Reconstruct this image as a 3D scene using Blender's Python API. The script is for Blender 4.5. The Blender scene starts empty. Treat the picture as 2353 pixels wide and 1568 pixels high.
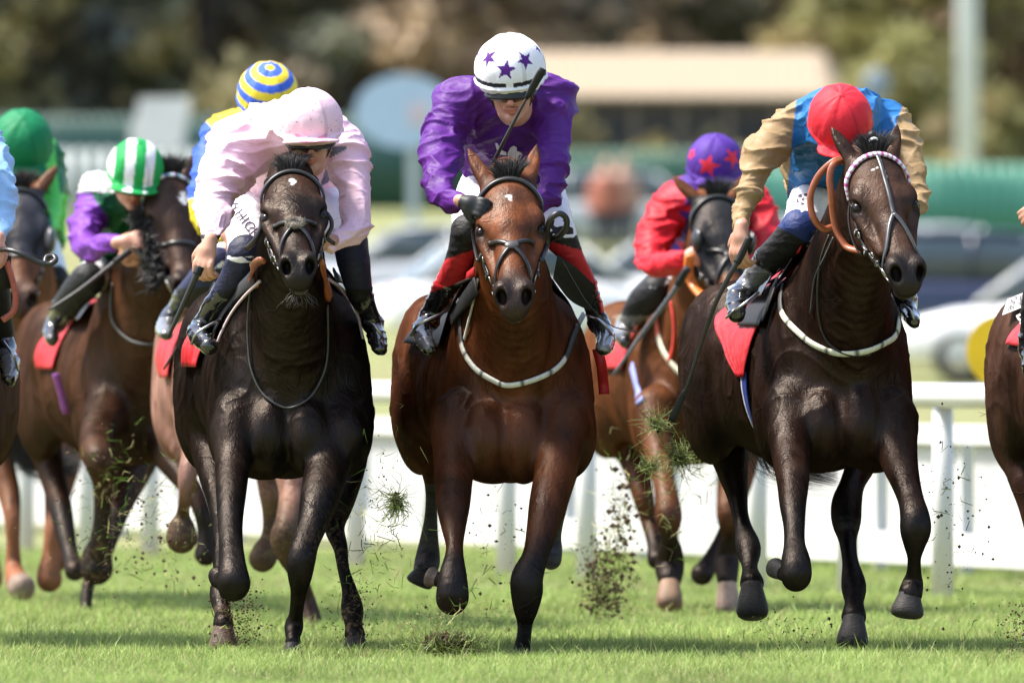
import bpy, math, os
import numpy as np
from math import sin, cos, pi, radians
DEV = 1.0
ONLY = ''

# ------------------------------------------------------------------ camera, sky, sun, exposure
D0, FPX, CH, CV = 48.0, 30720.0, 1.04, 850.0      # focus distance (m), focal length in 2352-px-wide pixels, camera height, horizon row
sc = bpy.context.scene
cam_d = bpy.data.cameras.new('camera'); cam = bpy.data.objects.new('camera', cam_d)
sc.collection.objects.link(cam); sc.camera = cam
cam.location = (0, 0, CH); cam.rotation_euler = (pi/2, 0, 0)
cam_d.sensor_width = 36; cam_d.lens = 36*FPX/2352.0
cam_d.shift_y = (CV-784.0)/2352.0
cam_d.clip_start = 1; cam_d.clip_end = 4000
cam_d.dof.use_dof = True; cam_d.dof.focus_distance = D0+0.45; cam_d.dof.aperture_fstop = 4.6
cam_d.dof.aperture_blades = 0

SUN_EL, SUN_AZ = radians(60), radians(-84)         # azimuth measured from +Y (away from the camera) towards +X
w = bpy.data.worlds.new('World'); sc.world = w; w.use_nodes = True
nt = w.node_tree; nt.nodes.clear()
sky = nt.nodes.new('ShaderNodeTexSky'); sky.sky_type = 'NISHITA'; sky.sun_disc = False
sky.sun_elevation = SUN_EL; sky.sun_rotation = SUN_AZ; sky.air_density = 1.0; sky.dust_density = 3.0; sky.ozone_density = 1.0
bg = nt.nodes.new('ShaderNodeBackground'); bg.inputs[1].default_value = 0.15
out = nt.nodes.new('ShaderNodeOutputWorld')
nt.links.new(sky.outputs[0], bg.inputs[0]); nt.links.new(bg.outputs[0], out.inputs[0])
sd = bpy.data.lights.new('sun', 'SUN'); sun = bpy.data.objects.new('sun', sd); sc.collection.objects.link(sun)
sd.energy = 3.9; sd.angle = radians(9); sd.color = (1.0, .955, .88)
from mathutils import Vector, Matrix
sdir = Vector((sin(SUN_AZ)*cos(SUN_EL), cos(SUN_AZ)*cos(SUN_EL), sin(SUN_EL)))
sun.rotation_euler = sdir.to_track_quat('Z', 'Y').to_euler()
sun.location = sdir*60
sc.view_settings.view_transform = 'Standard'; sc.view_settings.look = 'None'
sc.view_settings.exposure = 1.25; sc.view_settings.gamma = 1

# ------------------------------------------------------------------ small helpers
def srgb(r, g, b):
    return tuple(((c/255)/12.92 if c/255 <= .04045 else ((c/255+.055)/1.055)**2.4) for c in (r, g, b))
def W(u, v, d=0.0):
    """real place of what is seen at picture point (u, v) and d metres behind the front runners"""
    Y = D0+d
    return np.array([(u-1176.0)*Y/FPX, Y, CH-(v-CV)*Y/FPX])
def px(n, d=0.0): return n*(D0+d)/FPX
def V(*a): return np.array(a, float)
def nrm(a): a = np.asarray(a, float); return a/(np.linalg.norm(a)+1e-12)
def _hash(i, j, k, s):
    n = (i*374761393 + j*668265263 + k*2147483647 + s*974711) & 0xffffffff
    n = ((n ^ (n >> 13))*1274126177) & 0xffffffff
    return ((n ^ (n >> 16)) & 0xffffff)/float(0xffffff)
def noise(P, seed=0):
    P = np.asarray(P, float); I = np.floor(P).astype(np.int64); F = P-I; F = F*F*(3-2*F)
    r = 0
    for a in (0, 1):
        for b in (0, 1):
            for c in (0, 1):
                wt = (F[:, 0] if a else 1-F[:, 0])*(F[:, 1] if b else 1-F[:, 1])*(F[:, 2] if c else 1-F[:, 2])
                r = r+wt*_hash(I[:, 0]+a, I[:, 1]+b, I[:, 2]+c, seed)
    return r*2-1
def fbm(P, seed=0, o=3):
    r = 0; a = 1.0; t = 0
    for i in range(o):
        r = r+a*noise(P*(2.03**i), seed+i*17); t += a; a *= .5
    return r/t
def sstep(a, b, x):
    t = np.clip((x-a)/(b-a), 0, 1); return t*t*(3-2*t)
def mix(a, b, t):
    t = np.asarray(t)[..., None]; return np.asarray(a)*(1-t)+np.asarray(b)*t

# ------------------------------------------------------------------ distance fields: bodies grow as one continuous surface
def catmull(P, n=4):
    P = np.asarray(P, float)
    if len(P) < 3 or n < 2: return P
    Q = np.vstack([2*P[0]-P[1], P, 2*P[-1]-P[-2]]); out = []
    for i in range(1, len(Q)-2):
        for t in np.linspace(0, 1, n, endpoint=False):
            a, b, c, d = Q[i-1], Q[i], Q[i+1], Q[i+2]
            out.append(.5*((2*b)+(-a+c)*t+(2*a-5*b+4*c-d)*t*t+(-a+3*b-3*c+d)*t**3))
    out.append(P[-1]); return np.array(out)
class Field:
    def __init__(s): s.ops = []
    def chain(s, pts, rad, k=.03, flat=None, n=4, sub=False):
        """a limb through pts with radii rad; flat=(direction, f) makes it f times wider along that direction"""
        A = np.column_stack([np.asarray(pts, float), np.asarray(rad, float)])
        A = catmull(A, n); A[:, 3] = np.maximum(A[:, 3], .002)
        f = None if flat is None else (nrm(flat[0]), float(flat[1]))
        m = A[:, 3].max()*(max(1, f[1]) if f else 1)+k+.03
        s.ops.append(('c', A, f, k, sub, A[:, :3].min(0)-m, A[:, :3].max(0)+m)); return s
    def ell(s, c, r, k=.03, R=None, sub=False):
        """an ellipsoid; R = three axes as rows"""
        R = np.eye(3) if R is None else np.asarray(R, float); r = np.asarray(r, float); c = np.asarray(c, float)
        m = r.max()+k+.03
        s.ops.append(('e', c, r, k, sub, c-m, c+m, R)); return s
    def _d(s, op, P):
        if op[0] == 'c':
            A, f = op[1], op[2]
            Q = P; B = A[:, :3]
            if f is not None:
                w_ = (1/f[1]-1); Q = P+w_*(P@f[0])[:, None]*f[0]; B = B+w_*(B@f[0])[:, None]*f[0]
            Q = Q.astype(np.float32); B = B.astype(np.float32); best = None
            for i in range(len(B)-1):
                a, b = B[i], B[i+1]; ab = b-a; l = float(ab@ab)+1e-12
                q = Q-a; t = np.clip((q@ab)/l, 0, 1)
                q -= t[:, None]*ab
                d = np.sqrt(np.einsum('ij,ij->i', q, q))-(A[i, 3]+t*(A[i+1, 3]-A[i, 3])).astype(np.float32)
                best = d if best is None else np.minimum(best, d)
            return best
        c, r, R = op[1], op[2], op[7]
        q = (P-c)@R.T
        k0 = np.sqrt(((q/r)**2).sum(1)); k1 = np.sqrt(((q/r**2)**2).sum(1))+1e-9
        return k0*(k0-1)/k1
    def _comb(s, cur, d, k, sub):
        if sub:
            d = -d; h = np.clip(.5-.5*(cur-d)/k, 0, 1); return cur*(1-h)+d*h+k*h*(1-h)
        h = np.clip(.5+.5*(cur-d)/k, 0, 1); return cur*(1-h)+d*h-k*h*(1-h)
    def eval(s, P):
        P = np.asarray(P, float); cur = np.full(len(P), 1.0)
        for op in s.ops: cur = s._comb(cur, s._d(op, P), op[3], op[4])
        return cur
    def grad(s, P, e=.004):
        P = np.asarray(P, float); g = np.zeros_like(P)
        for i in range(3):
            o = np.zeros(3); o[i] = e; g[:, i] = s.eval(P+o)-s.eval(P-o)
        return g/(np.linalg.norm(g, axis=1)[:, None]+1e-9)
    def project(s, P, off=0.0, it=6):
        P = np.array(P, float)
        for _ in range(it): P -= .8*(s.eval(P)-off)[:, None]*s.grad(P)
        return P, s.grad(P)
    def mesh(s, h, smooth=2):
        h = h*DEV
        lo = np.min([o[5] for o in s.ops if not o[4]], 0); hi = np.max([o[6] for o in s.ops if not o[4]], 0)
        n = np.ceil((hi-lo)/h).astype(int)+1
        F = np.full(n, .2, np.float32)
        ax = [lo[i]+h*np.arange(n[i]) for i in range(3)]
        for op in s.ops:
            a = np.clip(np.floor((op[5]-lo)/h).astype(int), 0, n); b = np.clip(np.ceil((op[6]-lo)/h).astype(int)+1, 0, n)
            if (b <= a).any(): continue
            if op[0] == 'c' and len(op[1]) > 6:      # split long limbs so that only nearby cells are visited
                X = np.stack(np.meshgrid(*[ax[i][a[i]:b[i]] for i in range(3)], indexing='ij'), -1).reshape(-1, 3)
                rr = op[1][:, 3].max()*(max(1, op[2][1]) if op[2] else 1)+op[3]+.02
                A = op[1][:, :3]; near = np.zeros(len(X), bool)
                for i in range(0, len(A)-1, 2):
                    l2 = np.minimum(A[i], A[min(i+2, len(A)-1)])-rr; h2 = np.maximum(A[i], A[min(i+2, len(A)-1)])+rr
                    near |= ((X > l2) & (X < h2)).all(1)
                d = np.full(len(X), .2, np.float32); d[near] = s._d(op, X[near])
            else:
                X = np.stack(np.meshgrid(*[ax[i][a[i]:b[i]] for i in range(3)], indexing='ij'), -1).reshape(-1, 3)
                d = s._d(op, X)
            S = tuple(slice(a[i], b[i]) for i in range(3))
            cur = F[S]; F[S] = s._comb(cur, d.reshape(cur.shape), op[3], op[4]).astype(np.float32)
        F[0] = F[-1] = .2; F[:, 0] = F[:, -1] = .2; F[:, :, 0] = F[:, :, -1] = .2
        V_, Q_ = nets(F, lo, h)
        if smooth: V_ = relax(V_, Q_, smooth)
        return V_, Q_
def nets(F, lo, h):
    ins = F < 0; sh = ins.shape
    c = np.zeros((sh[0]-1, sh[1]-1, sh[2]-1), np.uint8)
    for a in (0, 1):
        for b in (0, 1):
            for d in (0, 1): c += ins[a:sh[0]-1+a, b:sh[1]-1+b, d:sh[2]-1+d]
    act = (c > 0) & (c < 8); I = np.argwhere(act); cid = np.full(c.shape, -1, np.int64); cid[act] = np.arange(len(I))
    acc = np.zeros((len(I), 3)); cnt = np.zeros(len(I))
    cor = [(a, b, d) for a in (0, 1) for b in (0, 1) for d in (0, 1)]
    for p in cor:
        for ax in range(3):
            if p[ax]: continue
            q = list(p); q[ax] = 1
            f0 = F[I[:, 0]+p[0], I[:, 1]+p[1], I[:, 2]+p[2]]; f1 = F[I[:, 0]+q[0], I[:, 1]+q[1], I[:, 2]+q[2]]
            m = (f0 < 0) != (f1 < 0); t = f0[m]/(f0[m]-f1[m])
            o = np.tile(np.array(p, float), (m.sum(), 1)); o[:, ax] = t
            acc[m] += o; cnt[m] += 1
    Vt = lo+h*(I+acc/cnt[:, None]); Q = []
    for ax in range(3):
        b, d = [(1, 2), (2, 0), (0, 1)][ax]
        sl0 = [slice(None)]*3; sl1 = [slice(None)]*3; sl0[ax] = slice(0, -1); sl1[ax] = slice(1, None)
        i0, i1 = ins[tuple(sl0)], ins[tuple(sl1)]
        E = np.argwhere(i0 != i1)
        E = E[(E[:, b] > 0) & (E[:, d] > 0) & (E[:, b] < sh[b]-1) & (E[:, d] < sh[d]-1)]
        s_ = i0[tuple(E.T)]
        def cc(db, dd):
            G = E.copy(); G[:, b] -= db; G[:, d] -= dd; return cid[tuple(G.T)]
        q = np.stack([cc(1, 1), cc(0, 1), cc(0, 0), cc(1, 0)], 1)
        q[~s_] = q[~s_][:, ::-1]; Q.append(q)
    return Vt, np.vstack(Q)
def relax(Vt, Q, it):
    E = np.vstack([Q[:, [0, 1]], Q[:, [1, 2]], Q[:, [2, 3]], Q[:, [3, 0]]]); n = len(Vt)
    dg = np.bincount(E[:, 0], minlength=n)+np.bincount(E[:, 1], minlength=n)
    for i in range(2*it):
        L = np.zeros_like(Vt)
        for k in range(3):
            L[:, k] = np.bincount(E[:, 0], Vt[E[:, 1], k], n)+np.bincount(E[:, 1], Vt[E[:, 0], k], n)
        L = L/dg[:, None]-Vt; Vt = Vt+(.55 if i % 2 == 0 else -.5)*L
    return Vt
def vnormals(Vt, Q):
    a = Vt[Q[:, 2]]-Vt[Q[:, 0]]; b = Vt[Q[:, 3]]-Vt[Q[:, 1]]; f = np.cross(a, b); N = np.zeros_like(Vt)
    for j in range(4):
        for k in range(3): N[:, k] += np.bincount(Q[:, j], f[:, k], len(Vt))
    return N/(np.linalg.norm(N, axis=1)[:, None]+1e-12)

# ------------------------------------------------------------------ objects
def tag(o, label=None, cat=None, group=None, kind=None):
    if label: o['label'] = label
    if cat: o['category'] = cat
    if group: o['group'] = group
    if kind: o['kind'] = kind
    return o
def empty(name, loc, label=None, cat=None, group=None):
    o = bpy.data.objects.new(name, None); sc.collection.objects.link(o); o.location = loc; o.empty_display_size = .1
    return tag(o, label, cat, group)
def origin(p):
    x = np.zeros(3)
    while p is not None: x = x+np.array(p.location); p = p.parent
    return x
def mesh_obj(name, Vt, faces, mat, parent=None, col=None, smooth=True, loc=None):
    """ONE mesh object from world-space points; faces = array (n,4)/(n,3) or list of index lists"""
    Vt = np.asarray(Vt, float); base = origin(parent) if parent is not None else (np.zeros(3) if loc is None else np.asarray(loc, float))
    me = bpy.data.meshes.new(name)
    if isinstance(faces, np.ndarray):
        k = faces.shape[1]; ls = np.arange(0, len(faces)*k, k); lt = faces.ravel()
    else:
        lt = np.array([i for f in faces for i in f]); ls = np.cumsum([0]+[len(f) for f in faces[:-1]])
    me.vertices.add(len(Vt)); me.vertices.foreach_set('co', (Vt-base).astype(np.float32).ravel())
    me.loops.add(len(lt)); me.loops.foreach_set('vertex_index', lt.astype(np.int32))
    me.polygons.add(len(ls)); me.polygons.foreach_set('loop_start', ls.astype(np.int32))
    me.update(calc_edges=True); me.validate()
    me.polygons.foreach_set('use_smooth', np.full(len(me.polygons), bool(smooth)))
    if col is not None:
        a = me.attributes.new('Col', 'FLOAT_COLOR', 'POINT'); c4 = np.ones((len(Vt), 4), np.float32); c4[:, :3] = col
        a.data.foreach_set('color', c4.ravel())
    for m in (mat if isinstance(mat, (list, tuple)) else [mat]): me.materials.append(m)
    o = bpy.data.objects.new(name, me); sc.collection.objects.link(o)
    if parent is not None: o.parent = parent
    elif loc is not None: o.location = loc
    return o
class MB:
    """collects boxes, tubes, ribbons, sheets for one mesh"""
    def __init__(s): s.v = []; s.f = []; s.c = []
    def add(s, v, f, c=None):
        n = len(s.v); s.v += [tuple(p) for p in v]; s.f += [[i+n for i in q] for q in f]; s.c += [tuple(c or (1, 1, 1))]*len(v); return s
    def box(s, c, sz, R=None, col=None):
        R = np.eye(3) if R is None else np.asarray(R); sz = np.asarray(sz, float)/2
        v = [np.asarray(c)+(np.array([x, y, z])*sz)@R for x in (-1, 1) for y in (-1, 1) for z in (-1, 1)]
        return s.add(v, [[0, 1, 3, 2], [4, 6, 7, 5], [0, 4, 5, 1], [2, 3, 7, 6], [0, 2, 6, 4], [1, 5, 7, 3]], col)
    def tube(s, P, r, n=10, col=None, smooth=1):
        P = catmull(P, 5) if smooth > 1 else np.asarray(P, float); m = len(P); r = np.interp(np.linspace(0, 1, m), np.linspace(0, 1, np.size(r)), np.atleast_1d(r)) if np.size(r) > 1 else np.full(m, float(np.ravel(r)[0]))
        T = np.gradient(P, axis=0); T /= np.linalg.norm(T, axis=1)[:, None]+1e-9
        a = nrm(np.cross(T[0], [.3, .2, 1])); v = []
        for i in range(m):
            a = nrm(a-T[i]*(a@T[i])); b = np.cross(T[i], a)
            v += [P[i]+r[i]*(cos(2*pi*j/n)*a+sin(2*pi*j/n)*b) for j in range(n)]
        f = [[i*n+j, i*n+(j+1) % n, (i+1)*n+(j+1) % n, (i+1)*n+j] for i in range(m-1) for j in range(n)]
        f += [list(range(n))[::-1], [(m-1)*n+j for j in range(n)]]
        return s.add(v, f, col)
    def ribbon(s, P, N, wd, th, col=None):
        """flat strap along P whose flat side faces N"""
        P = np.asarray(P, float); T = np.gradient(P, axis=0); T /= np.linalg.norm(T, axis=1)[:, None]+1e-9
        N = np.broadcast_to(N, P.shape); B = np.cross(T, N); B /= np.linalg.norm(B, axis=1)[:, None]+1e-9; N = np.cross(B, T)
        wd = np.broadcast_to(wd, (len(P),)); v = []
        for i in range(len(P)):
            for x, y in ((-1, -.5), (-.8, 1), (.8, 1), (1, -.5)): v.append(P[i]+B[i]*x*wd[i]/2+N[i]*y*th)
        f = [[i*4+j, i*4+(j+1) % 4, (i+1)*4+(j+1) % 4, (i+1)*4+j] for i in range(len(P)-1) for j in range(4)]
        f += [[3, 2, 1, 0], [len(v)-4+j for j in range(4)]]
        return s.add(v, f, col)
    def torus(s, c, ax, R, r, n=20, m=8, col=None, sx=1.0):
        ax = nrm(ax); a = nrm(np.cross(ax, [.1, .3, 1])); b = np.cross(ax, a)
        P = [np.asarray(c)+R*(cos(2*pi*i/n)*a*sx+sin(2*pi*i/n)*b) for i in range(n+1)]
        return s.tube(P, r, m, col)
    def sphere(s, c, r, R=None, n=10, col=None):
        r = np.broadcast_to(r, (3,)); R = np.eye(3) if R is None else R; v = []; f = []
        for i in range(n+1):
            for j in range(2*n):
                t, p = pi*i/n, pi*j/n; v.append(np.asarray(c)+(np.array([sin(t)*cos(p), sin(t)*sin(p), cos(t)])*r)@R)
        for i in range(n):
            for j in range(2*n):
                q = [i*2*n+j, (i+1)*2*n+j, (i+1)*2*n+(j+1) % (2*n), i*2*n+(j+1) % (2*n)]
                f.append(q)
        return s.add(v, f, col)
    def build(s, name, mat, parent=None, loc=None, smooth=True, usecol=True):
        o = mesh_obj(name, np.array(s.v), s.f, mat, parent, np.array(s.c) if usecol else None, smooth, loc)
        return o

# ------------------------------------------------------------------ materials
def material(name, rough=.5, spec=.5, bump=None, color=None, vary=0.0, vscale=8.0, coat=0.0, sheen=0.0, metal=0.0, stretch=(1, 1, 1), emis=None, sss=0.0, rvar=0.0, trans=0.0, coatr=.2, vein=0.0):
    m = bpy.data.materials.new(name); m.use_nodes = True; N = m.node_tree.nodes; L = m.node_tree.links
    b = N['Principled BSDF']; b.inputs['Roughness'].default_value = rough; b.inputs['Specular IOR Level'].default_value = spec
    b.inputs['Coat Weight'].default_value = coat; b.inputs['Coat Roughness'].default_value = coatr; b.inputs['Sheen Weight'].default_value = sheen
    b.inputs['Metallic'].default_value = metal; b.inputs['Specular Tint'].default_value = (1, .82, .70, 1) if name == 'horse_coat' else (1, 1, 1, 1); b.inputs['Transmission Weight'].default_value = trans
    b.inputs['Subsurface Weight'].default_value = sss; b.inputs['Subsurface Radius'].default_value = (.02, .008, .005)
    tc = N.new('ShaderNodeTexCoord'); mp = N.new('ShaderNodeMapping'); mp.inputs['Scale'].default_value = stretch; L.new(tc.outputs['Object'], mp.inputs[0])
    if color is None:
        a = N.new('ShaderNodeAttribute'); a.attribute_name = 'Col'; src = a.outputs['Color']
    else:
        a = N.new('ShaderNodeRGB'); a.outputs[0].default_value = (*color, 1); src = a.outputs[0]
    if vary:
        n = N.new('ShaderNodeTexNoise'); n.inputs['Scale'].default_value = vscale; n.inputs['Detail'].default_value = 6; L.new(mp.outputs[0], n.inputs['Vector'])
        r = N.new('ShaderNodeMapRange'); r.inputs['From Min'].default_value = .3; r.inputs['From Max'].default_value = .7
        r.inputs['To Min'].default_value = 1-vary; r.inputs['To Max'].default_value = 1+vary; L.new(n.outputs['Fac'], r.inputs[0])
        mx = N.new('ShaderNodeVectorMath'); mx.operation = 'SCALE'; L.new(src, mx.inputs[0]); L.new(r.outputs[0], mx.inputs['Scale']); src = mx.outputs[0]
        if rvar:
            r2 = N.new('ShaderNodeMapRange'); r2.inputs['From Min'].default_value = .3; r2.inputs['From Max'].default_value = .7
            r2.inputs['To Min'].default_value = rough-rvar; r2.inputs['To Max'].default_value = rough+rvar; L.new(n.outputs['Fac'], r2.inputs[0]); L.new(r2.outputs[0], b.inputs['Roughness'])
    L.new(src, b.inputs['Base Color'])
    if bump:
        last = None
        for (sc_, dist, det, st) in bump:
            mp2 = N.new('ShaderNodeMapping'); mp2.inputs['Scale'].default_value = st; L.new(tc.outputs['Object'], mp2.inputs[0])
            n = N.new('ShaderNodeTexNoise'); n.inputs['Scale'].default_value = sc_; n.inputs['Detail'].default_value = det; n.inputs['Distortion'].default_value = .4; L.new(mp2.outputs[0], n.inputs['Vector'])
            bp = N.new('ShaderNodeBump'); bp.inputs['Distance'].default_value = dist; bp.inputs['Strength'].default_value = 1; L.new(n.outputs['Fac'], bp.inputs['Height'])
            if last: L.new(last.outputs[0], bp.inputs['Normal'])
            last = bp
        if vein:
            wn = N.new('ShaderNodeTexNoise'); wn.inputs['Scale'].default_value = 5; L.new(tc.outputs['Object'], wn.inputs[0]); va = N.new('ShaderNodeVectorMath'); va.operation = 'SCALE'; va.inputs['Scale'].default_value = .45; L.new(wn.outputs['Color'], va.inputs[0])
            ad = N.new('ShaderNodeVectorMath'); L.new(va.outputs[0], ad.inputs[0]); L.new(tc.outputs['Object'], ad.inputs[1]); vo = N.new('ShaderNodeTexVoronoi'); vo.feature = 'DISTANCE_TO_EDGE'; vo.inputs['Scale'].default_value = 5.5; L.new(ad.outputs[0], vo.inputs['Vector'])
            vr = N.new('ShaderNodeMapRange'); vr.interpolation_type = 'SMOOTHSTEP'; vr.inputs['From Min'].default_value = 0; vr.inputs['From Max'].default_value = .05; vr.inputs['To Min'].default_value = 1; vr.inputs['To Max'].default_value = 0; L.new(vo.outputs['Distance'], vr.inputs[0])
            mn = N.new('ShaderNodeTexNoise'); mn.inputs['Scale'].default_value = 3.5; L.new(tc.outputs['Object'], mn.inputs[0]); mk = N.new('ShaderNodeMapRange'); mk.inputs['From Min'].default_value = .48; mk.inputs['From Max'].default_value = .62; L.new(mn.outputs['Fac'], mk.inputs[0])
            mu = N.new('ShaderNodeMath'); mu.operation = 'MULTIPLY'; L.new(vr.outputs[0], mu.inputs[0]); L.new(mk.outputs[0], mu.inputs[1]); bp = N.new('ShaderNodeBump'); bp.inputs['Distance'].default_value = vein; L.new(mu.outputs[0], bp.inputs['Height']); L.new(last.outputs[0], bp.inputs['Normal']); last = bp
        L.new(last.outputs[0], b.inputs['Normal'])
    if emis: b.inputs['Emission Color'].default_value = (*emis[0], 1); b.inputs['Emission Strength'].default_value = emis[1]
    return m
M = {}
M['coat'] = material('horse_coat', rough=.42, spec=.13, vary=.35, vscale=5, rvar=.14, stretch=(2.6, 2.6, .7), vein=.0016, bump=[(12, .007, 3, (1, 1, .5)), (55, .003, 4, (1, 1, .35)), (220, .0016, 3, (1, 1, .2))])
def hairy(m):
    """short coat: matt hair with a faint warm gloss that does not grow at grazing angles"""
    N = m.node_tree.nodes; L = m.node_tree.links; b = N['Principled BSDF']; o = N['Material Output']; d = N.new('ShaderNodeBsdfDiffuse'); g = N.new('ShaderNodeBsdfGlossy'); x = N.new('ShaderNodeMixShader')
    L.new(b.inputs['Base Color'].links[0].from_socket, d.inputs['Color']); n = b.inputs['Normal'].links[0].from_socket; L.new(n, d.inputs['Normal']); L.new(n, g.inputs['Normal']); L.new(b.inputs['Roughness'].links[0].from_socket, g.inputs['Roughness'])
    g.inputs['Color'].default_value = (1, .86, .76, 1); x.inputs[0].default_value = .020; L.new(d.outputs[0], x.inputs[1]); L.new(g.outputs[0], x.inputs[2]); L.new(x.outputs[0], o.inputs[0]); N.remove(b)
hairy(M['coat'])
M['hair'] = material('horse_hair', rough=.5, spec=.4, vary=.3, vscale=40)
M['silk'] = material('silk_cloth', rough=.56, spec=.24, vary=.07, vscale=6, bump=[(9, .010, 2, (1, 1, 2.2)), (40, .0015, 2, (1, 1, 1.3))])
M['cap'] = material('cap_cloth', rough=.62, spec=.22, vary=.04, vscale=20, bump=[(30, .0025, 2, (1, 1, 1))])
M['breech'] = material('breeches_cloth', rough=.6, spec=.3, vary=.04, vscale=9, bump=[(26, .006, 2, (1, 1, 1.5))])
M['boot'] = material('patent_leather', rough=.13, spec=.7, vary=.1, vscale=10, coat=.5, coatr=.08, bump=[(20, .003, 2, (1, 1, 2.0))])
M['leather'] = material('tack_leather', rough=.36, spec=.5, vary=.15, vscale=60)
M['strap'] = material('webbing', rough=.6, spec=.3, vary=.12, vscale=60)
M['cloth'] = material('saddle_cloth_nylon', rough=.5, spec=.4, vary=.08, vscale=12, bump=[(20, .012, 2, (1, 1, .5))])
M['metal'] = material('bit_steel', rough=.28, metal=1.0, color=(.45, .45, .46))
M['skin'] = material('skin', rough=.5, spec=.4, sss=.08, vary=.07, vscale=40)
M['gloss'] = material('eye_gloss', rough=.2, spec=.25)
M['glass'] = material('goggle_lens', rough=.06, spec=.8, coat=.5)
M['hoof'] = material('hoof_horn', rough=.6, spec=.35, vary=.3, vscale=60, stretch=(1, 1, 6), bump=[(70, .003, 2, (1, 1, 4))])
# ------------------------------------------------------------------ horses
def rotz(a): return np.array([[cos(a), -sin(a), 0], [sin(a), cos(a), 0], [0, 0, 1]])
def head_frame(pitch, yaw, roll):
    p, y, r = map(radians, (pitch, yaw, roll))
    ay = V(0, -sin(p), -cos(p)); az = V(0, -cos(p), sin(p)); ax = V(1, 0, 0)
    Rr = np.array([[cos(r), 0, sin(r)], [0, 1, 0], [-sin(r), 0, cos(r)]])       # roll about the viewing direction
    R = Rr@rotz(y)
    return np.array([R@ax, R@ay, R@az])                       # rows: across, along the face, out of the face
class Head:
    def __init__(s, poll, pitch, yaw, roll, scale=1.0): s.o = np.asarray(poll, float); s.R = head_frame(pitch, yaw, roll); s.k = scale
    def p(s, x, y, z): return s.o+s.k*(V(x, y, z)@s.R)
    def loc(s, P): return ((np.asarray(P)-s.o)@s.R.T)/s.k
def head_ops(F, H, ears, blink=False):
    k = H.k; R = H.R
    def E(c, r, kk=.03, sub=False, rot=0, ax=0):
        RR = R
        if rot:
            a = radians(rot); i, j = [(1, 2), (0, 2), (0, 1)][ax]; RR = R.copy(); RR[i] = cos(a)*R[i]+sin(a)*R[j]; RR[j] = -sin(a)*R[i]+cos(a)*R[j]
        F.ell(H.p(*c), np.array(r)*k, kk*k, RR, sub)
    def C(pts, rad, kk=.03, fl=None, sub=False): F.chain([H.p(*q) for q in pts], np.array(rad)*k, kk*k, fl, 4, sub)
    E((0, .09, -.075), (.092, .13, .085), .04)
    C([(0, .04, -.07), (0, .13, -.062), (0, .22, -.06)], [.058, .062, .060], .04, (R[0], 1.55))
    C([(0, .20, -.062), (0, .33, -.060), (0, .47, -.062)], [.060, .050, .043], .035, (R[0], 1.15))
    for s_ in (-1, 1):
        E((s_*.088, .185, -.052), (.034, .05, .036), .03)                      # brow
        C([(s_*.104, .235, -.078), (s_*.078, .33, -.085), (s_*.060, .42, -.085)], [.022, .017, .011], .025)   # facial crest
        E((s_*.060, .205, -.165), (.040, .125, .088), .035)                    # cheek
        E((s_*.052, .33, -.13), (.026, .09, .045), .03)
        E((s_*.040, .535, -.048), (.034, .052, .040), .022)                    # nostril wing
        E((s_*.106, .222, -.060), (.020, .030, .024), .010, True)              # eye socket
        E((s_*.098, .222, -.067), (.021, .025, .022), .004)                    # eyeball
        C([(s_*.096, .196, -.052), (s_*.117, .212, -.060), (s_*.114, .236, -.074)], [.008, .009, .006], .008)  # upper lid
        C([(s_*.104, .245, -.064), (s_*.114, .252, -.078)], [.006, .006], .010)
    E((0, .52, -.078), (.056, .085, .056), .03)
    E((0, .585, -.088), (.046, .036, .042), .025)
    C([(0, .20, -.205), (0, .38, -.165), (0, .52, -.140)], [.042, .036, .030], .03, (R[0], 1.15))
    E((0, .560, -.138), (.036, .036, .026), .018)
    C([(-.048, .52, -.118), (-.040, .575, -.121), (0, .602, -.124), (.040, .575, -.121), (.048, .52, -.118)], [.003, .005, .0055, .005, .003], .008, None, True)
    for s_ in (-1, 1):
        E((s_*.047, .573, -.036), (.020, .034, .021), .009, True, -35)         # nostril
        E((s_*.040, .555, -.052), (.012, .030, .018), .010, True)
    for s_, (dx, dy, dz, L) in zip((-1, 1), ears):
        a = V(dx, dy, dz)/np.linalg.norm((dx, dy, dz)); b = V(s_*.062, .015, -.055)
        pts = [b, b+a*L*.35, b+a*L*.7, b+a*L]
        side = nrm(np.cross(a, V(-s_*.25, .35, 1.0)))@R
        C([tuple(q) for q in pts], [.021, .022, .017, .004], .022, (side, 1.35))
        cn = [b+a*L*.30+V(0, .012, .034), b+a*L*.6+V(0, .010, .026), b+a*L*.86+V(0, .006, .010)]
        C([tuple(q) for q in cn], [.010, .013, .003], .008, (side, 1.35), True)
def torso_pt(S, x, y, z): return S['o']+(V(x, y, z)*S['sc'])@S['R']
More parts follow.
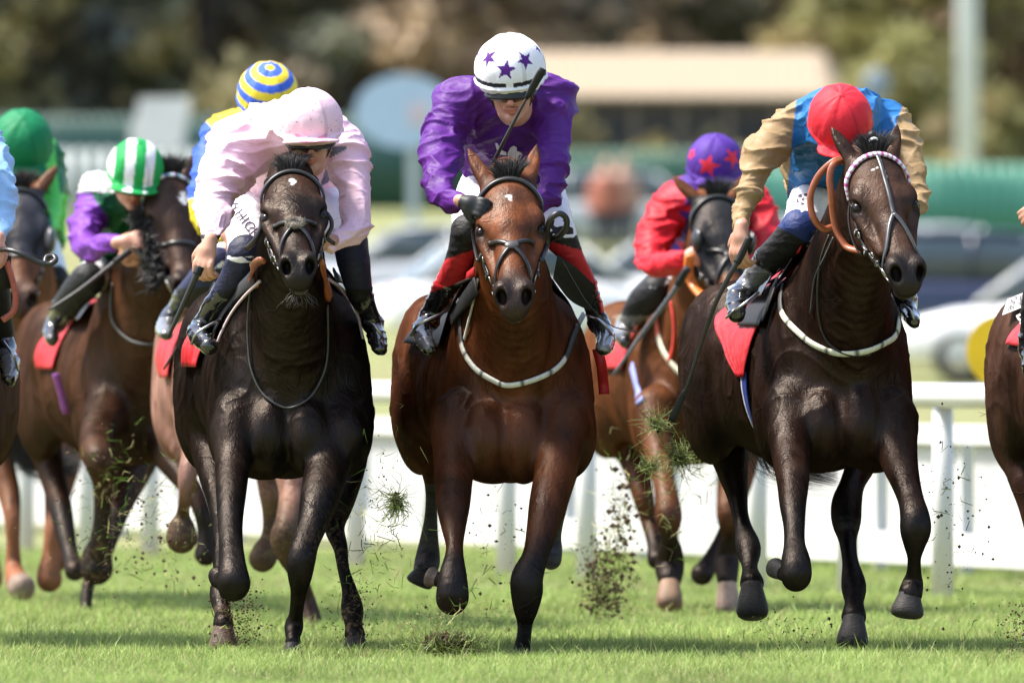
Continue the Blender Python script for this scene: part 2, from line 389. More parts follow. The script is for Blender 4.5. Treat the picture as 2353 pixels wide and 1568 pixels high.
def build_horse(S):
    """S: spec of one horse; returns its Empty, field and head"""
    g = S['vox']; F = Field()
    ps = radians(S['yaw']); pt = radians(S.get('pitch', 0))
    f = V(sin(ps), -cos(ps), 0); l = V(cos(ps), sin(ps), 0); u = V(0, 0, 1)
    f, u = nrm(f*cos(pt)+u*sin(pt)), nrm(u*cos(pt)-f*sin(pt))
    S['R'] = np.array([f, l, u]); ou, od = S['at']; b = W(ou, CV, od); S['o'] = V(b[0], b[1], 0)+V(0, 0, S['dz'])
    sc_ = S.setdefault('sc', 1.0); R = S['R']; wd = S.get('wide', 1.0)
    def T(c, r, k=.06, sub=False, tilt=0):
        RR = R
        if tilt:
            a = radians(tilt); RR = R.copy(); RR[0] = cos(a)*R[0]+sin(a)*R[2]; RR[2] = -sin(a)*R[0]+cos(a)*R[2]
        F.ell(torso_pt(S, c[0], c[1]*wd, c[2]), V(r[0], r[1]*wd, r[2])*sc_, k, RR, sub)
    T((-.38, 0, 1.20), (.66, .278, .335), .05); T((-.62, 0, 1.15), (.48, .255, .25), .08)
    T((-.05, 0, 1.20), (.42, .24, .36), .08); T((.14, 0, 1.14), (.20, .21, .27), .07)
    F.chain([torso_pt(S, *q) for q in ((.12, 0, 1.40), (-.1, 0, 1.47), (-.45, 0, 1.38), (-.8, 0, 1.42), (-1.05, 0, 1.42), (-1.22, 0, 1.32))], np.array([.10, .08, .11, .13, .14, .09])*sc_, .09)
    for s_ in (-1, 1):
        T((.14, s_*.155, 1.19), (.17, .115, .33), .05, tilt=18)               # shoulder blade and its muscles
        T((.02, s_*.21, 1.06), (.16, .085, .20), .05)
        T((.20, s_*.13, 1.02), (.12, .10, .17), .07)
        T((.235, s_*.085, 1.0), (.075, .085, .15), .05)                       # pectorals
        T((-1.0, s_*.145, 1.27), (.33, .150, .27), .07)                       # haunch
        T((-.93, s_*.20, 1.10), (.22, .105, .24), .06, tilt=-20)
        T((-1.24, s_*.10, 1.22), (.12, .12, .24), .06)
        T((-.68, s_*.15, 1.30), (.2, .14, .12), .06)
    for e in S.get('blobs', []):
        c = W(e[0], e[1], e[2]); F.ell(c, (px(e[3], e[2]), e[4], px(e[5], e[2])), e[6] if len(e) > 6 else .04, sub=(len(e) > 7 and e[7]))
    H = Head(W(*S['poll'][:3]), *S['head'], S.get('hsc', 1.0)); S['H'] = H
    N = S['neck']; F.chain([W(*n[:3]) for n in N], [px(n[3], n[2]) for n in N], .07, (nrm(np.cross(l, W(*N[-1][:3])-W(*N[0][:3]))), 1.75), 9)
    for L in S['legs']:
        F.chain([W(*n[:3]) for n in L], [px(n[3], n[2]) for n in L], L_k(L), None, 4)
    for e in S.get('holes', []):
        F.ell(W(*e[:3]), (px(e[3], e[2]), e[4], px(e[5], e[2])), .01, sub=True)
    for e in S.get('cuts', []): F.chain([W(*n[:3]) for n in e], [px(n[3], n[2]) for n in e], .015, None, 4, True)
    HF = Field(); head_ops(HF, H, S['ears']); nb = len(F.ops)
    for op in HF.ops: F.ops.append(op)
    F.ops.append(('c',)+Field().chain([H.p(0, .10, -.12), H.p(0, .02, -.14), W(*N[0][:3])], [.085, .09, px(N[0][3], N[0][2])], .06, (R[1], .9)).ops[0][1:])
    F.ops.insert(nb, F.ops.pop())
    Vt, Q = F.mesh(g); Lh = H.loc(Vt); mk_ = sstep(.70, .95, Vt[:, 2])*(1-(np.abs(Lh[:, 0]) < .17)*(Lh[:, 1] > -.2)*(Lh[:, 1] < .7)*(Lh[:, 2] > -.3)); Vt = wrinkle(Vt, vnormals(Vt, Q), .0055, f=(6, 5, 2.6), seed=7, mask=mk_)
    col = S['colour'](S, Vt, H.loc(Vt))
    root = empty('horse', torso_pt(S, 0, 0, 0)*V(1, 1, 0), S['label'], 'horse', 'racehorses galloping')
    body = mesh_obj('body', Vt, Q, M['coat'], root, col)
    for (a, b_, rt, rb, hc) in S.get('feet', []):
        hoof(root, W(*a), W(*b_), px(rt, a[2]), px(rb, a[2]), hc)
    S['F'] = F; S['HF'] = HF; S['root'] = root; S['body'] = body
    # eyes
    for s_ in (-1, 1):
        mb = MB(); mb.sphere(H.p(s_*.1015, .222, -.062), np.array((.0205, .024, .0215))*H.k, H.R, 12, (.008, .005, .004)); mb.build('eye', M['gloss'], root)
    # forelock
    if S.get('forelock', 1):
        strands('forelock', root, S.get('mane_col', (.012, .010, .010)), [(H.p(rx*.034, .005+ry*.025, -.012), H.p(rx*.055+rz*.015, -.018+.02*ry, .018+rz*.012), H.p(rx*.078+rz*.018, -.026+.024*ry-.022*(1-rx*rx), .026+.020*rz)) for rx, ry, rz in np.random.default_rng(3).uniform(-1, 1, (520, 3))], .0019)
    t = S.get('tail')
    if t is not None:
        rg = np.random.default_rng(5); Ls = []
        for i in range(700):
            o = rg.normal(0, 1, 3)*V(1, 1, .6); n = len(t); P = [W(*q[:3])+o*px(q[3], q[2])*(.35+.65*j/n) for j, q in enumerate(t)]; Ls.append(P)
        strands('tail', root, S.get('mane_col', (.012, .010, .010)), Ls, .0022)
    return root
def hoof(root, a, b, rt, rb, hc):
    """hard wall of the foot from the coronet a to the toe b, with its light shoe"""
    ax = nrm(b-a); s = nrm(np.cross(ax, V(.1, 1, .2))); t = np.cross(ax, s); n = 24; L = np.linalg.norm(b-a); v = []; f = []; c = []
    prof = [(-.10, .86, .7), (0, 1.04, .75), (.06, 1.0, 1.25), (.35, 1.10, 1), (.62, 1.18, .95), (.80, 1.16, .85), (.93, 1.0, .7), (1.0, .74, .6), (1.03, .35, .5)]
    for (h, k, br) in prof:
        for j in range(n):
            an = 2*pi*j/n; r = (rt+(rb-rt)*np.clip(h, 0, 1))*k/1.28*(1+.03*sin(3*an)); v.append(a+ax*L*h+r*(s*cos(an)+t*sin(an)*1.05)); c.append(tuple(np.array(hc)*br*(1+.12*sin(an*7))))
    m = len(prof); f = [[i*n+j, i*n+(j+1) % n, (i+1)*n+(j+1) % n, (i+1)*n+j] for i in range(m-1) for j in range(n)]+[[(m-1)*n+j for j in range(n)]]
    ho = mesh_obj('hoof', np.array(v), f, M['hoof'], root, np.array(c)); return ho
def L_k(L): return .035
def strands(name, parent, col, lines, r):
    vs = []; fs = []; n = 0; rg = np.random.default_rng(1); cs = []
    for P in lines:
        P = catmull(np.array(P), 3); T = nrm(P[-1]-P[0]); a = nrm(np.cross(T, rg.normal(size=3))); b = np.cross(T, a); m = len(P)
        w_ = r*(1-np.linspace(0, .85, m))[:, None]
        vs += [P+a*w_, P-.5*a*w_+.86*b*w_, P-.5*a*w_-.86*b*w_]
        i = np.arange(m-1)
        for x, y in ((0, 1), (1, 2), (2, 0)): fs.append(np.stack([n+x*m+i, n+x*m+i+1, n+y*m+i+1, n+y*m+i], 1))
        n += 3*m; cs += [np.tile(np.array(col)*rg.uniform(.6, 1.9), (3*m, 1))]
    return mesh_obj(name, np.vstack(vs), np.vstack(fs), M['hair'], parent, np.vstack(cs))

def headline(S, pts, off=.003, n=7):
    """points given in head measures, laid onto the head's own surface"""
    H = S['H']; P = catmull([H.p(*q) for q in pts], n); P, N = S['HF'].project(P, off*H.k); return P, N
def bodyline(S, pts, off=.004, n=8):
    P = catmull([W(*q) for q in pts], n); return S['F'].project(P, off, 5)
def tack(S, kind='grackle', band=(.02, .02, .02), lea=(.018, .016, .015), fleece=False, bandfn=None):
    H = S['H']; root = S['root']; k = H.k
    br = empty('bridle', root.location if False else (0, 0, 0)); br.parent = root
    mb = MB()
    def st(pts, w_=.018, th=.004, c=lea, off=.003):
        P, N = headline(S, pts, off); mb.ribbon(P, N, w_*k, th*k, c)
    bb = MB(); P, N = headline(S, [(-.11, .135, -.11), (-.10, .09, -.055), (-.065, .045, -.0), (0, .03, .02), (.065, .045, -.0), (.10, .09, -.055), (.11, .135, -.11)], .007, 12)
    bb.ribbon(P, N, .020*k, .006*k, band)
    if bandfn: bb.c = [bandfn(i//4) for i in range(len(bb.v))]
    bb.build('browband', M['leather'], root)
    for s_ in (-1, 1):
        st([(s_*.10, .10, -.10), (s_*.118, .25, -.135), (s_*.105, .36, -.15), (s_*.075, .475, -.125)], .016, .005)
        st([(s_*.09, .06, -.13), (s_*.105, .2, -.20), (s_*.085, .30, -.235)], .012)
        for (x, y, z) in ((s_*.119, .27, -.137), (s_*.108, .36, -.150), (s_*.086, .44, -.135)):
            P, N = S['HF'].project(np.array([H.p(x, y, z)]), .006); mb.box(P[0], (.022, .014, .026), H.R, lea)
            mb.box(P[0]+N[0]*.006, (.012, .008, .014), H.R, (.3, .3, .3))
    if kind == 'grackle':
        for s_ in (-1, 1):
            st([(0, .345, 0), (s_*.045, .31, -.02), (s_*.080, .275, -.075), (s_*.095, .26, -.16)], .017, .005, off=.005)
            st([(0, .345, 0), (s_*.04, .395, -.022), (s_*.062, .46, -.075), (s_*.055, .51, -.125), (0, .50, -.175)], .015, .005, off=.007)
        P, N = headline(S, [(0, .325, .0), (0, .345, 0), (0, .365, 0)], .008)
        if fleece:
            rg = np.random.default_rng(8); hs = []
            for i in range(420):
                a = rg.uniform(0, 2*pi); r_ = rg.uniform(.016, .026); c = H.p(r_*cos(a)*1.25, .345+r_*sin(a), .0); c2, n2 = S['HF'].project(c[None], .004, 3)
                hs.append([c2[0], c2[0]+n2[0]*.010+rg.normal(0, .005, 3), c2[0]+n2[0]*.014+rg.normal(0, .007, 3)])
            strands('fleece_pad', root, (.24, .21, .17), hs, .0016)
        mb.sphere(P[len(P)//2], np.array((.026, .020, .008))*k, H.R, 8, (.05, .045, .042))
    elif kind == 'sheepnose':
        st([(-.095, .30, -.14), (-.07, .34, -.04), (0, .355, 0), (.07, .34, -.04), (.095, .30, -.14)], .02)
    elif kind == 'centre':
        st([(0, .02, .02), (0, .12, .0), (0, .22, .0), (0, .315, .0)], .016, .005, (.05, .05, .052), off=.005)
        for s_ in (-1, 1):
            st([(0, .31, .0), (s_*.03, .365, -.005), (s_*.052, .44, -.035), (s_*.066, .50, -.085)], .016, .005, (.05, .05, .052), off=.006)
    # buckles and slides that catch the light
    mb.build('headpiece', M['leather'], root)
    for s_ in (-1, 1):
        mt = MB()
        c = H.p(s_*.070, .505, -.112); P, N = S['HF'].project(c[None], .008); mt.torus(P[0], N[0]+.4*H.R[1], .027*k, .0036*k, 22, 8)
        c2 = P[0]+H.R[1]*.028*k-H.R[2]*.035*k+H.R[0]*s_*.012; pass
        mt.tube([P[0], P[0]-H.R[0]*s_*.03], .006*k, 8); mt.build('bit_ring', M['metal'], root, usecol=False)
        for (x, y, z) in ((s_*.100, .285, -.132), (s_*.085, .40, -.120)):
            q, N2 = S['HF'].project(H.p(x, y, z)[None], .008); mt = MB(); mt.torus(q[0], N2[0], .011*k, .0025*k, 12, 6); mt.build('buckle', M['metal'], root, usecol=False)
        for y in (.33, .43):
            q, N2 = headline(S, [(s_*.11, y, -.148), (s_*.10, y+.03, -.146)], .008, 2); mt = MB(); mt.tube(q, .003, 6); mt.build('keeper', M['metal'], root, usecol=False)
    bpy.data.objects.remove(br)
def rein(S, pts, r=.006, col=(.015, .013, .012), name='rein', flat=True, mat='leather'):
    P = catmull([W(*q[:3]) for q in pts], 6); mb = MB()
    if flat: mb.ribbon(P, V(.3, -1, .3), r*2.6, r*.7, col)
    else: mb.tube(P, r, 8, col)
    return mb.build(name, M[mat], S['root'])
def drape(S, name, x0, x1, a0, a1, off, mat, colfn, nx=26, na=44, edge=None, th=.004, wr=.0):
    """a cloth lying over the trunk: x along the back, a = angle round the barrel (0 top, + horse's left)"""
    F = S['F']; Pv = []; UV = []
    T_ops = Field(); T_ops.ops = [o for o in F.ops if (o[6][2] > .55)]
    for i in range(nx+1):
        for j in range(na+1):
            a = radians(a0+(a1-a0)*j/na); xx = x0+(x1-x0)*i/nx
            if edge: xx = edge(xx, a0+(a1-a0)*j/na)
            c = torso_pt(S, xx, 0, 1.22); d = (S['R'][1]*sin(a)+S['R'][2]*cos(a))
            Pv.append((c, d)); UV.append((i/nx, j/na))
    C = np.array([p[0] for p in Pv]); Dn = np.array([p[1] for p in Pv]); t = np.full(len(C), .62)
    for _ in range(22):
        t = t-.8*np.clip(T_ops.eval(C+Dn*t[:, None])-off, -.04, .04)
    t = np.clip(t, .05, .6); UV = np.array(UV)
    if wr: t = t+wr*np.abs(np.sin(UV[:, 0]*17+2*np.sin(UV[:, 1]*9)))*np.clip(np.abs(UV[:, 1]-.5)*2, .1, 1)
    Vt = C+Dn*t[:, None]; m = na+1
    f = [[i*m+j, i*m+j+1, (i+1)*m+j+1, (i+1)*m+j] for i in range(nx) for j in range(na)]
    V2 = np.vstack([Vt, Vt-Dn*th]); n = len(Vt); f += [[n+q for q in p[::-1]] for p in f]
    ring = [i*m for i in range(nx)]+[nx*m+j for j in range(na)]+[i*m+na for i in range(nx, 0, -1)]+[j for j in range(na, 0, -1)]
    f += [[ring[q], ring[(q+1) % len(ring)], n+ring[(q+1) % len(ring)], n+ring[q]] for q in range(len(ring))]
    col = np.array([colfn(p[0], p[1]) for p in UV]); col = np.vstack([col, col])
    return mesh_obj(name, V2, f, mat, S['root'], col)

def wrinkle(P, N, amp, f=(6, 6, 13), seed=0, mask=None):
    Q = P*np.array(f); Q = Q+1.1*np.column_stack([noise(P*5, seed+1), noise(P*5+9, seed+2), noise(P*5+17, seed+3)])
    r = 1-np.abs(noise(Q, seed)); r2 = 1-np.abs(noise(Q*2.1+3, seed+5)); r3 = 1-np.abs(noise(Q*V(.7, .7, .35)+11, seed+7))
    d = amp*((r**6-.35)+.30*(r2**6-.3)+.9*(r3**4-.4))
    if mask is not None: d = d*mask
    return P+N*d[:, None]
# coats -------------------------------------------------------------
def coat_fn(base, dark, leg=None, legz=.45, muzzle=(.012, .010, .010), face=None, star=None, belly=None, tips=True, seed=0):
    def fn(S, P, L):
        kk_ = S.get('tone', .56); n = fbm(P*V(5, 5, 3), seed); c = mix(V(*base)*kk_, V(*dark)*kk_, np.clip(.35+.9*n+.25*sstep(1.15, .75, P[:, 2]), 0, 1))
        hd = sstep(.16, .10, np.abs(L[:, 0]))*(L[:, 1] > -.2)*(L[:, 1] < .72)*(L[:, 2] > -.28)*(L[:, 2] < .3)
        if face is not None: c = mix(c, mix(face[0], face[1], np.clip(.5+1.1*fbm(P*14, seed+5), 0, 1)), hd*sstep(-.24, -.10, L[:, 2]))
        inh = hd > .5
        t = inh*sstep(.44, .53, L[:, 1]+.03*n); c = mix(c, muzzle, t*.93)
        for s_ in (-1, 1):
            e = np.sqrt(((L-V(s_*.108, .225, -.066))**2).sum(1)); c = mix(c, V(.010, .008, .008), inh*sstep(.052, .028, e)*.8)
            nn = np.sqrt((((L-V(s_*.044, .57, -.040))/V(1, 1.3, 1))**2).sum(1)); c = mix(c, V(.003, .002, .002), inh*sstep(.028, .022, nn))
        c = mix(c, V(.28, .24, .22)*.5, inh*sstep(-.128, -.14, L[:, 2])*sstep(.52, .58, L[:, 1])*.5*sstep(-.2, .3, noise(P*60, 3)))
        if tips: c = mix(c, V(.010, .009, .009), inh*sstep(-.13, -.17, L[:, 1])*.9)
        if leg is not None:
            z = P[:, 2]+.05*noise(P*7, 9); c = mix(c, leg, sstep(legz+.05, legz-.05, z))
        if star is not None:
            for (x, y, rx, ry) in star:
                e = np.sqrt(((L[:, 0]-x+rx*.7*noise(P*60, 4))/rx)**2+((L[:, 1]-y+ry*.6*noise(P*50, 7))/ry)**2); c = mix(c, V(.62, .60, .58), inh*(L[:, 2] > -.08)*sstep(1.0, .6, e))
        mud = S.get('mud')
        if mud:
            for (uu, vv, rr, am) in mud:
                q = W(uu, vv, S['at'][1]); e = np.hypot(P[:, 0]-q[0], P[:, 2]-q[2])/px(1, S['at'][1]); sp = sstep(.15, .45, noise(P*90, 12)+.35*noise(P*30, 13)); c = mix(c, V(.10, .065, .035), sstep(rr, rr*.4, e)*am*sp)
        h = S.get('hooves', [])
        for (uu, vv, dd, rr, hc) in h:
            q = W(uu, vv, dd); e = np.sqrt(((P-q)**2).sum(1))/px(rr, dd); c = mix(c, hc, sstep(1.08, 1.0, e))
        ex = S.get('paint')
        if ex: c = ex(c, P, L)
        return c
    return fn
HOR = {}
def band_paint(regs):
    """bandages and socks: regs = (u0, u1, v0, v1, d0, d1, colour)"""
    def f(c, P, L):
        for (u0, u1, v0, v1, d0, d1, cc) in regs:
            a, b = W(u0, v1, (d0+d1)/2), W(u1, v0, (d0+d1)/2)
            m = (P[:, 0] > a[0]) & (P[:, 0] < b[0]) & (P[:, 2] > a[2]) & (P[:, 2] < b[2]) & (P[:, 1] > D0+d0) & (P[:, 1] < D0+d1)
            st_ = .75+.5*np.abs(np.sin(P[:, 2]*95+8*P[:, 0]+3*noise(P*20, 2)))
            c = np.where(m[:, None], np.array(cc)*st_[:, None], c)
        return c
    return f
def neck(pu, pv, pd, bu, bv, bd, k=1.0):
    return [(pu+(bu-pu)*t, pv+(bv-pv)*t, pd+(bd-pd)*t, r*k) for t, r in ((0.08, 50), (.35, 64), (.70, 94), (1, 122))]
PRICK = [(-.42, -.9, .55, .19), (.30, -.95, .55, .19)]
HOR['bay'] = dict(vox=.0065, label='bright bay horse with a small white star under the rider in plain purple', yaw=9, at=(1180, 1.15), dz=-.215, wide=1.0,
  poll=(1167, 402, .22), head=(45, 1, -2), ears=[(-.42, -.95, .25, .185), (.26, -1.0, .25, .185)], hsc=1.03, neck=neck(1167, 402, .26, 1180, 800, 1.02),
  legs=[
   [(1050, 960, .85, 62), (1043, 1070, .70, 47), (1041, 1157, .48, 39), (1042, 1212, .35, 28), (1044, 1262, .25, 20), (1040, 1325, .16, 33), (1039, 1372, .14, 38), (1036, 1368, .24, 30), (1034, 1350, .40, 19), (1025, 1336, .52, 18), (1008, 1330, .56, 18)],
   [(1290, 960, .85, 62), (1278, 1070, .68, 50), (1258, 1157, .55, 43), (1245, 1215, .47, 36), (1230, 1275, .40, 30), (1211, 1325, .36, 37), (1210, 1358, .36, 37), (1208, 1395, .38, 29), (1206, 1430, .44, 18), (1203, 1465, .50, 17), (1199, 1490, .54, 20), (1195, 1512, .50, 18), (1192, 1522, .46, 22)],
   [(985, 900, 2.1, 72), (975, 1000, 1.95, 58), (985, 1062, 1.9, 26), (991, 1120, 2.0, 15), (990, 1182, 2.05, 15), (986, 1235, 2.08, 21), (982, 1285, 2.08, 29), (976, 1310, 2.02, 27)],
   [(1310, 980, 2.15, 55), (1300, 1080, 2.2, 30), (1285, 1160, 2.3, 19), (1268, 1225, 2.35, 22), (1268, 1262, 2.35, 24), (1266, 1284, 2.3, 24)]],
  blobs=[(1046, 1000, .88, 56, .13, 80, .08), (1312, 1000, .88, 50, .13, 80, .08), (1114, 1016, .765, 56, .10, 92, .03), (1202, 1018, .765, 58, .10, 94, .03), (955, 940, 1.95, 50, .2, 95, .06)],
  cuts=[[(1156, 985, .52, 3), (1160, 1040, .54, 5), (1162, 1095, .58, 3)], [(1085, 1040, .60, 3), (1072, 1085, .56, 5), (1085, 1110, .58, 3)], [(1250, 1030, .60, 3), (1240, 1080, .58, 4)]],
  colour=coat_fn((.150, .042, .012), (.036, .013, .006), leg=(.006, .005, .005), legz=.40, face=((.15, .046, .016), (.045, .018, .011)), star=[(.004, .130, .008, .015), (-.004, .118, .016, .006)], muzzle=(.022, .016, .015)),
  paint=band_paint([(940, 1016, 1110, 1303, 1.7, 2.6, (.05, .05, .055)), (1235, 1300, 1190, 1320, 2.0, 2.7, (.06, .06, .065)), (1170, 1230, 1432, 1512, 0, 1, (.022, .022, .025))]),
  feet=[((1006, 1330, .56), (984, 1322, .58), 21, 28, (.14, .10, .075)), ((974, 1312, 2.0), (960, 1344, 2.0), 29, 36, (.03, .025, .022))])
HOR['black'] = dict(tone=.46, vox=.0065, label='black brown horse with flattened ears and fleecy noseband under the rider in pink', yaw=7.5, at=(664, 1.1), dz=-.20, wide=1.05,
  poll=(668, 388, .18), head=(54, 2, -3), ears=[(-.28, -.85, -.45, .085), (.28, -.85, -.45, .085)], hsc=.98, neck=neck(668, 392, .24, 664, 790, 1.0),
  legs=[
   [(545, 960, .8, 60), (535, 1060, .66, 42), (531, 1130, .5, 35), (529, 1200, .36, 29), (531, 1255, .25, 28), (534, 1305, .15, 33), (537, 1340, .12, 38), (530, 1345, .24, 30), (516, 1335, .4, 20), (504, 1330, .5, 22), (500, 1322, .5, 22)],
   [(775, 960, .85, 62), (752, 1070, .72, 52), (734, 1145, .55, 45), (717, 1207, .45, 34), (702, 1247, .38, 31), (692, 1285, .34, 33), (689, 1322, .36, 28), (686, 1357, .42, 19), (680, 1408, .48, 16), (675, 1438, .50, 22), (673, 1460, .46, 17), (673, 1472, .44, 18)],
   [(500, 900, 2.0, 78), (487, 1000, 1.8, 58), (492, 1090, 1.6, 36), (503, 1170, 1.4, 22), (505, 1250, 1.3, 17), (505, 1320, 1.15, 17), (505, 1365, 1.05, 24), (511, 1405, .98, 19), (513, 1432, .92, 24)],
   [(800, 950, 1.95, 62), (803, 1060, 1.8, 40), (785, 1150, 1.65, 30), (768, 1207, 1.6, 24), (782, 1257, 1.45, 17), (789, 1307, 1.3, 14), (803, 1357, 1.2, 18), (809, 1398, 1.1, 26), (812, 1433, 1.02, 20), (815, 1456, .97, 24)]],
  blobs=[(535, 1000, .80, 52, .13, 78, .07), (800, 1000, .82, 52, .13, 78, .07), (614, 1004, .755, 54, .10, 88, .03), (706, 1004, .755, 54, .10, 88, .03), (460, 930, 1.9, 46, .22, 100, .06)],
  cuts=[[(660, 985, .50, 3), (662, 1050, .54, 4), (664, 1080, .56, 3)], [(566, 1010, .60, 3), (560, 1050, .52, 4), (575, 1095, .55, 3)]],
  colour=coat_fn((.020, .0105, .0075), (.008, .0055, .0045), leg=(.004, .0035, .0035), legz=.60, face=((.034, .016, .010), (.010, .007, .006)), star=[(.0, .09, .012, .018), (0, .115, .006, .01)], muzzle=(.010, .009, .009), seed=3),
  mud=[(817, 1430, 95, .9), (790, 1240, 90, .6), (514, 1440, 60, .5)],
  hooves=[(511, 1410, .98, 25, (.05, .034, .026))],
  feet=[((513, 1436, .92), (513, 1500, .90), 28, 40, (.09, .055, .038)), ((815, 1458, .97), (819, 1498, .95), 26, 34, (.035, .026, .02)), ((673, 1472, .44), (672, 1508, .42), 19, 26, (.02, .017, .016))])
HOR['brown'] = dict(tone=.46, vox=.0065, label='dark brown horse with a pink and white spotted browband under the red capped rider', yaw=14, at=(1905, 1.1), dz=-.175, wide=.98,
  poll=(2008, 345, .12), head=(43, 14, -3), ears=[(-.40, -1.0, .25, .17), (.38, -1.0, .2, .17)], hsc=1.02, neck=neck(2006, 352, .2, 1925, 760, .98),
  legs=[
   [(1815, 940, .8, 60), (1815, 1030, .62, 46), (1821, 1100, .45, 38), (1821, 1157, .35, 31), (1824, 1207, .26, 25), (1825, 1250, .2, 25), (1828, 1290, .13, 34), (1829, 1322, .11, 35), (1822, 1326, .24, 26), (1812, 1325, .38, 18), (1802, 1316, .46, 18)],
   [(2045, 960, .8, 64), (2062, 1045, .66, 46), (2078, 1100, .52, 35), (2092, 1147, .42, 30), (2101, 1185, .34, 34), (2103, 1215, .32, 36), (2101, 1247, .34, 26), (2100, 1282, .38, 16), (2099, 1318, .42, 18), (2096, 1342, .44, 25), (2091, 1362, .41, 28)],
   [(2000, 960, 1.9, 70), (1978, 1060, 1.7, 38), (1958, 1110, 1.6, 29), (1945, 1155, 1.5, 35), (1944, 1195, 1.45, 34), (1947, 1240, 1.4, 21), (1953, 1290, 1.25, 19), (1961, 1345, 1.1, 29), (1962, 1383, 1.03, 22), (1961, 1415, .97, 29)],
   [(1650, 880, 2.35, 78), (1645, 960, 2.25, 62), (1672, 1035, 2.15, 46), (1684, 1090, 2.1, 34), (1694, 1140, 2.05, 24), (1700, 1180, 2.0, 19), (1708, 1215, 1.95, 21), (1719, 1258, 1.85, 29), (1722, 1302, 1.75, 18), (1727, 1338, 1.66, 28)]],
  blobs=[(1810, 970, .82, 52, .13, 90, .07), (2050, 985, .80, 48, .13, 80, .06), (1886, 980, .735, 54, .10, 84, .03), (1976, 976, .735, 54, .10, 84, .03), (1645, 840, 2.1, 48, .22, 100, .06)],
  cuts=[[(1936, 960, .46, 3), (1938, 1010, .48, 4), (1935, 1050, .54, 3)]],
  colour=coat_fn((.036, .014, .008), (.013, .0065, .005), leg=(.004, .0035, .0035), legz=.56, face=((.055, .027, .017), (.022, .012, .009)), star=[(-.012, .10, .006, .006), (-.03, .105, .006, .005), (.006, .06, .004, .01), (.006, .13, .004, .02)], muzzle=(.014, .012, .012), seed=6),
  tail=[(1745, 700, 2.75, 14), (1748, 820, 2.95, 26), (1762, 960, 3.0, 36), (1800, 1060, 3.0, 46), (1895, 1095, 3.0, 30)],
  feet=[((2089, 1362, .41), (2082, 1418, .40), 32, 45, (.030, .025, .022)), ((1961, 1418, .96), (1957, 1489, .92), 31, 43, (.036, .030, .026)), ((1727, 1342, 1.65), (1729, 1420, 1.62), 31, 44, (.030, .026, .024)), ((1800, 1316, .47), (1776, 1300, .54), 22, 27, (.035, .03, .026))])
HOR['hooded'] = dict(vox=.009, label='light bay horse in a dark hood and eye cups, left of the spotted browband horse', yaw=11, at=(1600, 9.1), dz=-.205, wide=1.0,
  poll=(1648, 442, 8.0), head=(42, 16, 3), ears=[(-.75, -.75, .2, .17), (.5, -.9, .2, .17)], hsc=1.0, neck=neck(1642, 450, 8.1, 1610, 810, 8.9, .86),
  legs=[
   [(1500, 940, 8.7, 48), (1512, 1030, 8.55, 36), (1524, 1100, 8.4, 26), (1533, 1150, 8.3, 28), (1536, 1190, 8.25, 31), (1537, 1230, 8.3, 19), (1540, 1265, 8.4, 28), (1538, 1300, 8.45, 34), (1538, 1328, 8.35, 28)],
   [(1690, 940, 8.8, 48), (1684, 1040, 8.7, 36), (1678, 1120, 8.6, 30), (1671, 1182, 8.5, 25), (1675, 1232, 8.55, 19), (1669, 1285, 8.6, 30), (1671, 1330, 8.5, 24)],
   [(1428, 900, 10.2, 48), (1428, 960, 10.1, 46), (1444, 1020, 10.0, 38), (1463, 1081, 9.9, 30), (1478, 1142, 9.8, 25), (1491, 1197, 9.8, 20), (1504, 1247, 9.7, 19), (1508, 1285, 9.6, 22)],
   [(1715, 960, 10.2, 44), (1712, 1060, 10.0, 30), (1690, 1160, 9.9, 20), (1655, 1240, 9.8, 16), (1625, 1300, 9.7, 22), (1612, 1318, 9.6, 26)]],
  blobs=[(1508, 950, 8.75, 44, .12, 66, .06)],
  colour=coat_fn((.21, .070, .024), (.085, .032, .014), leg=(.012, .009, .008), legz=.38, muzzle=(.03, .022, .02), seed=9, tips=False),
  feet=[((1538, 1330, 8.35), (1537, 1400, 8.25), 28, 36, (.20, .12, .07)), ((1671, 1332, 8.5), (1673, 1413, 8.45), 26, 33, (.30, .21, .16))],
  paint=lambda c, P, L: np.where(((np.abs(L[:, 0]) < .16) & (L[:, 1] > .0) & (L[:, 1] < .43) & (L[:, 2] > -.22) & (L[:, 2] < .1) & (P[:, 1] < D0+8.5))[:, None], V(.018, .019, .021), c))
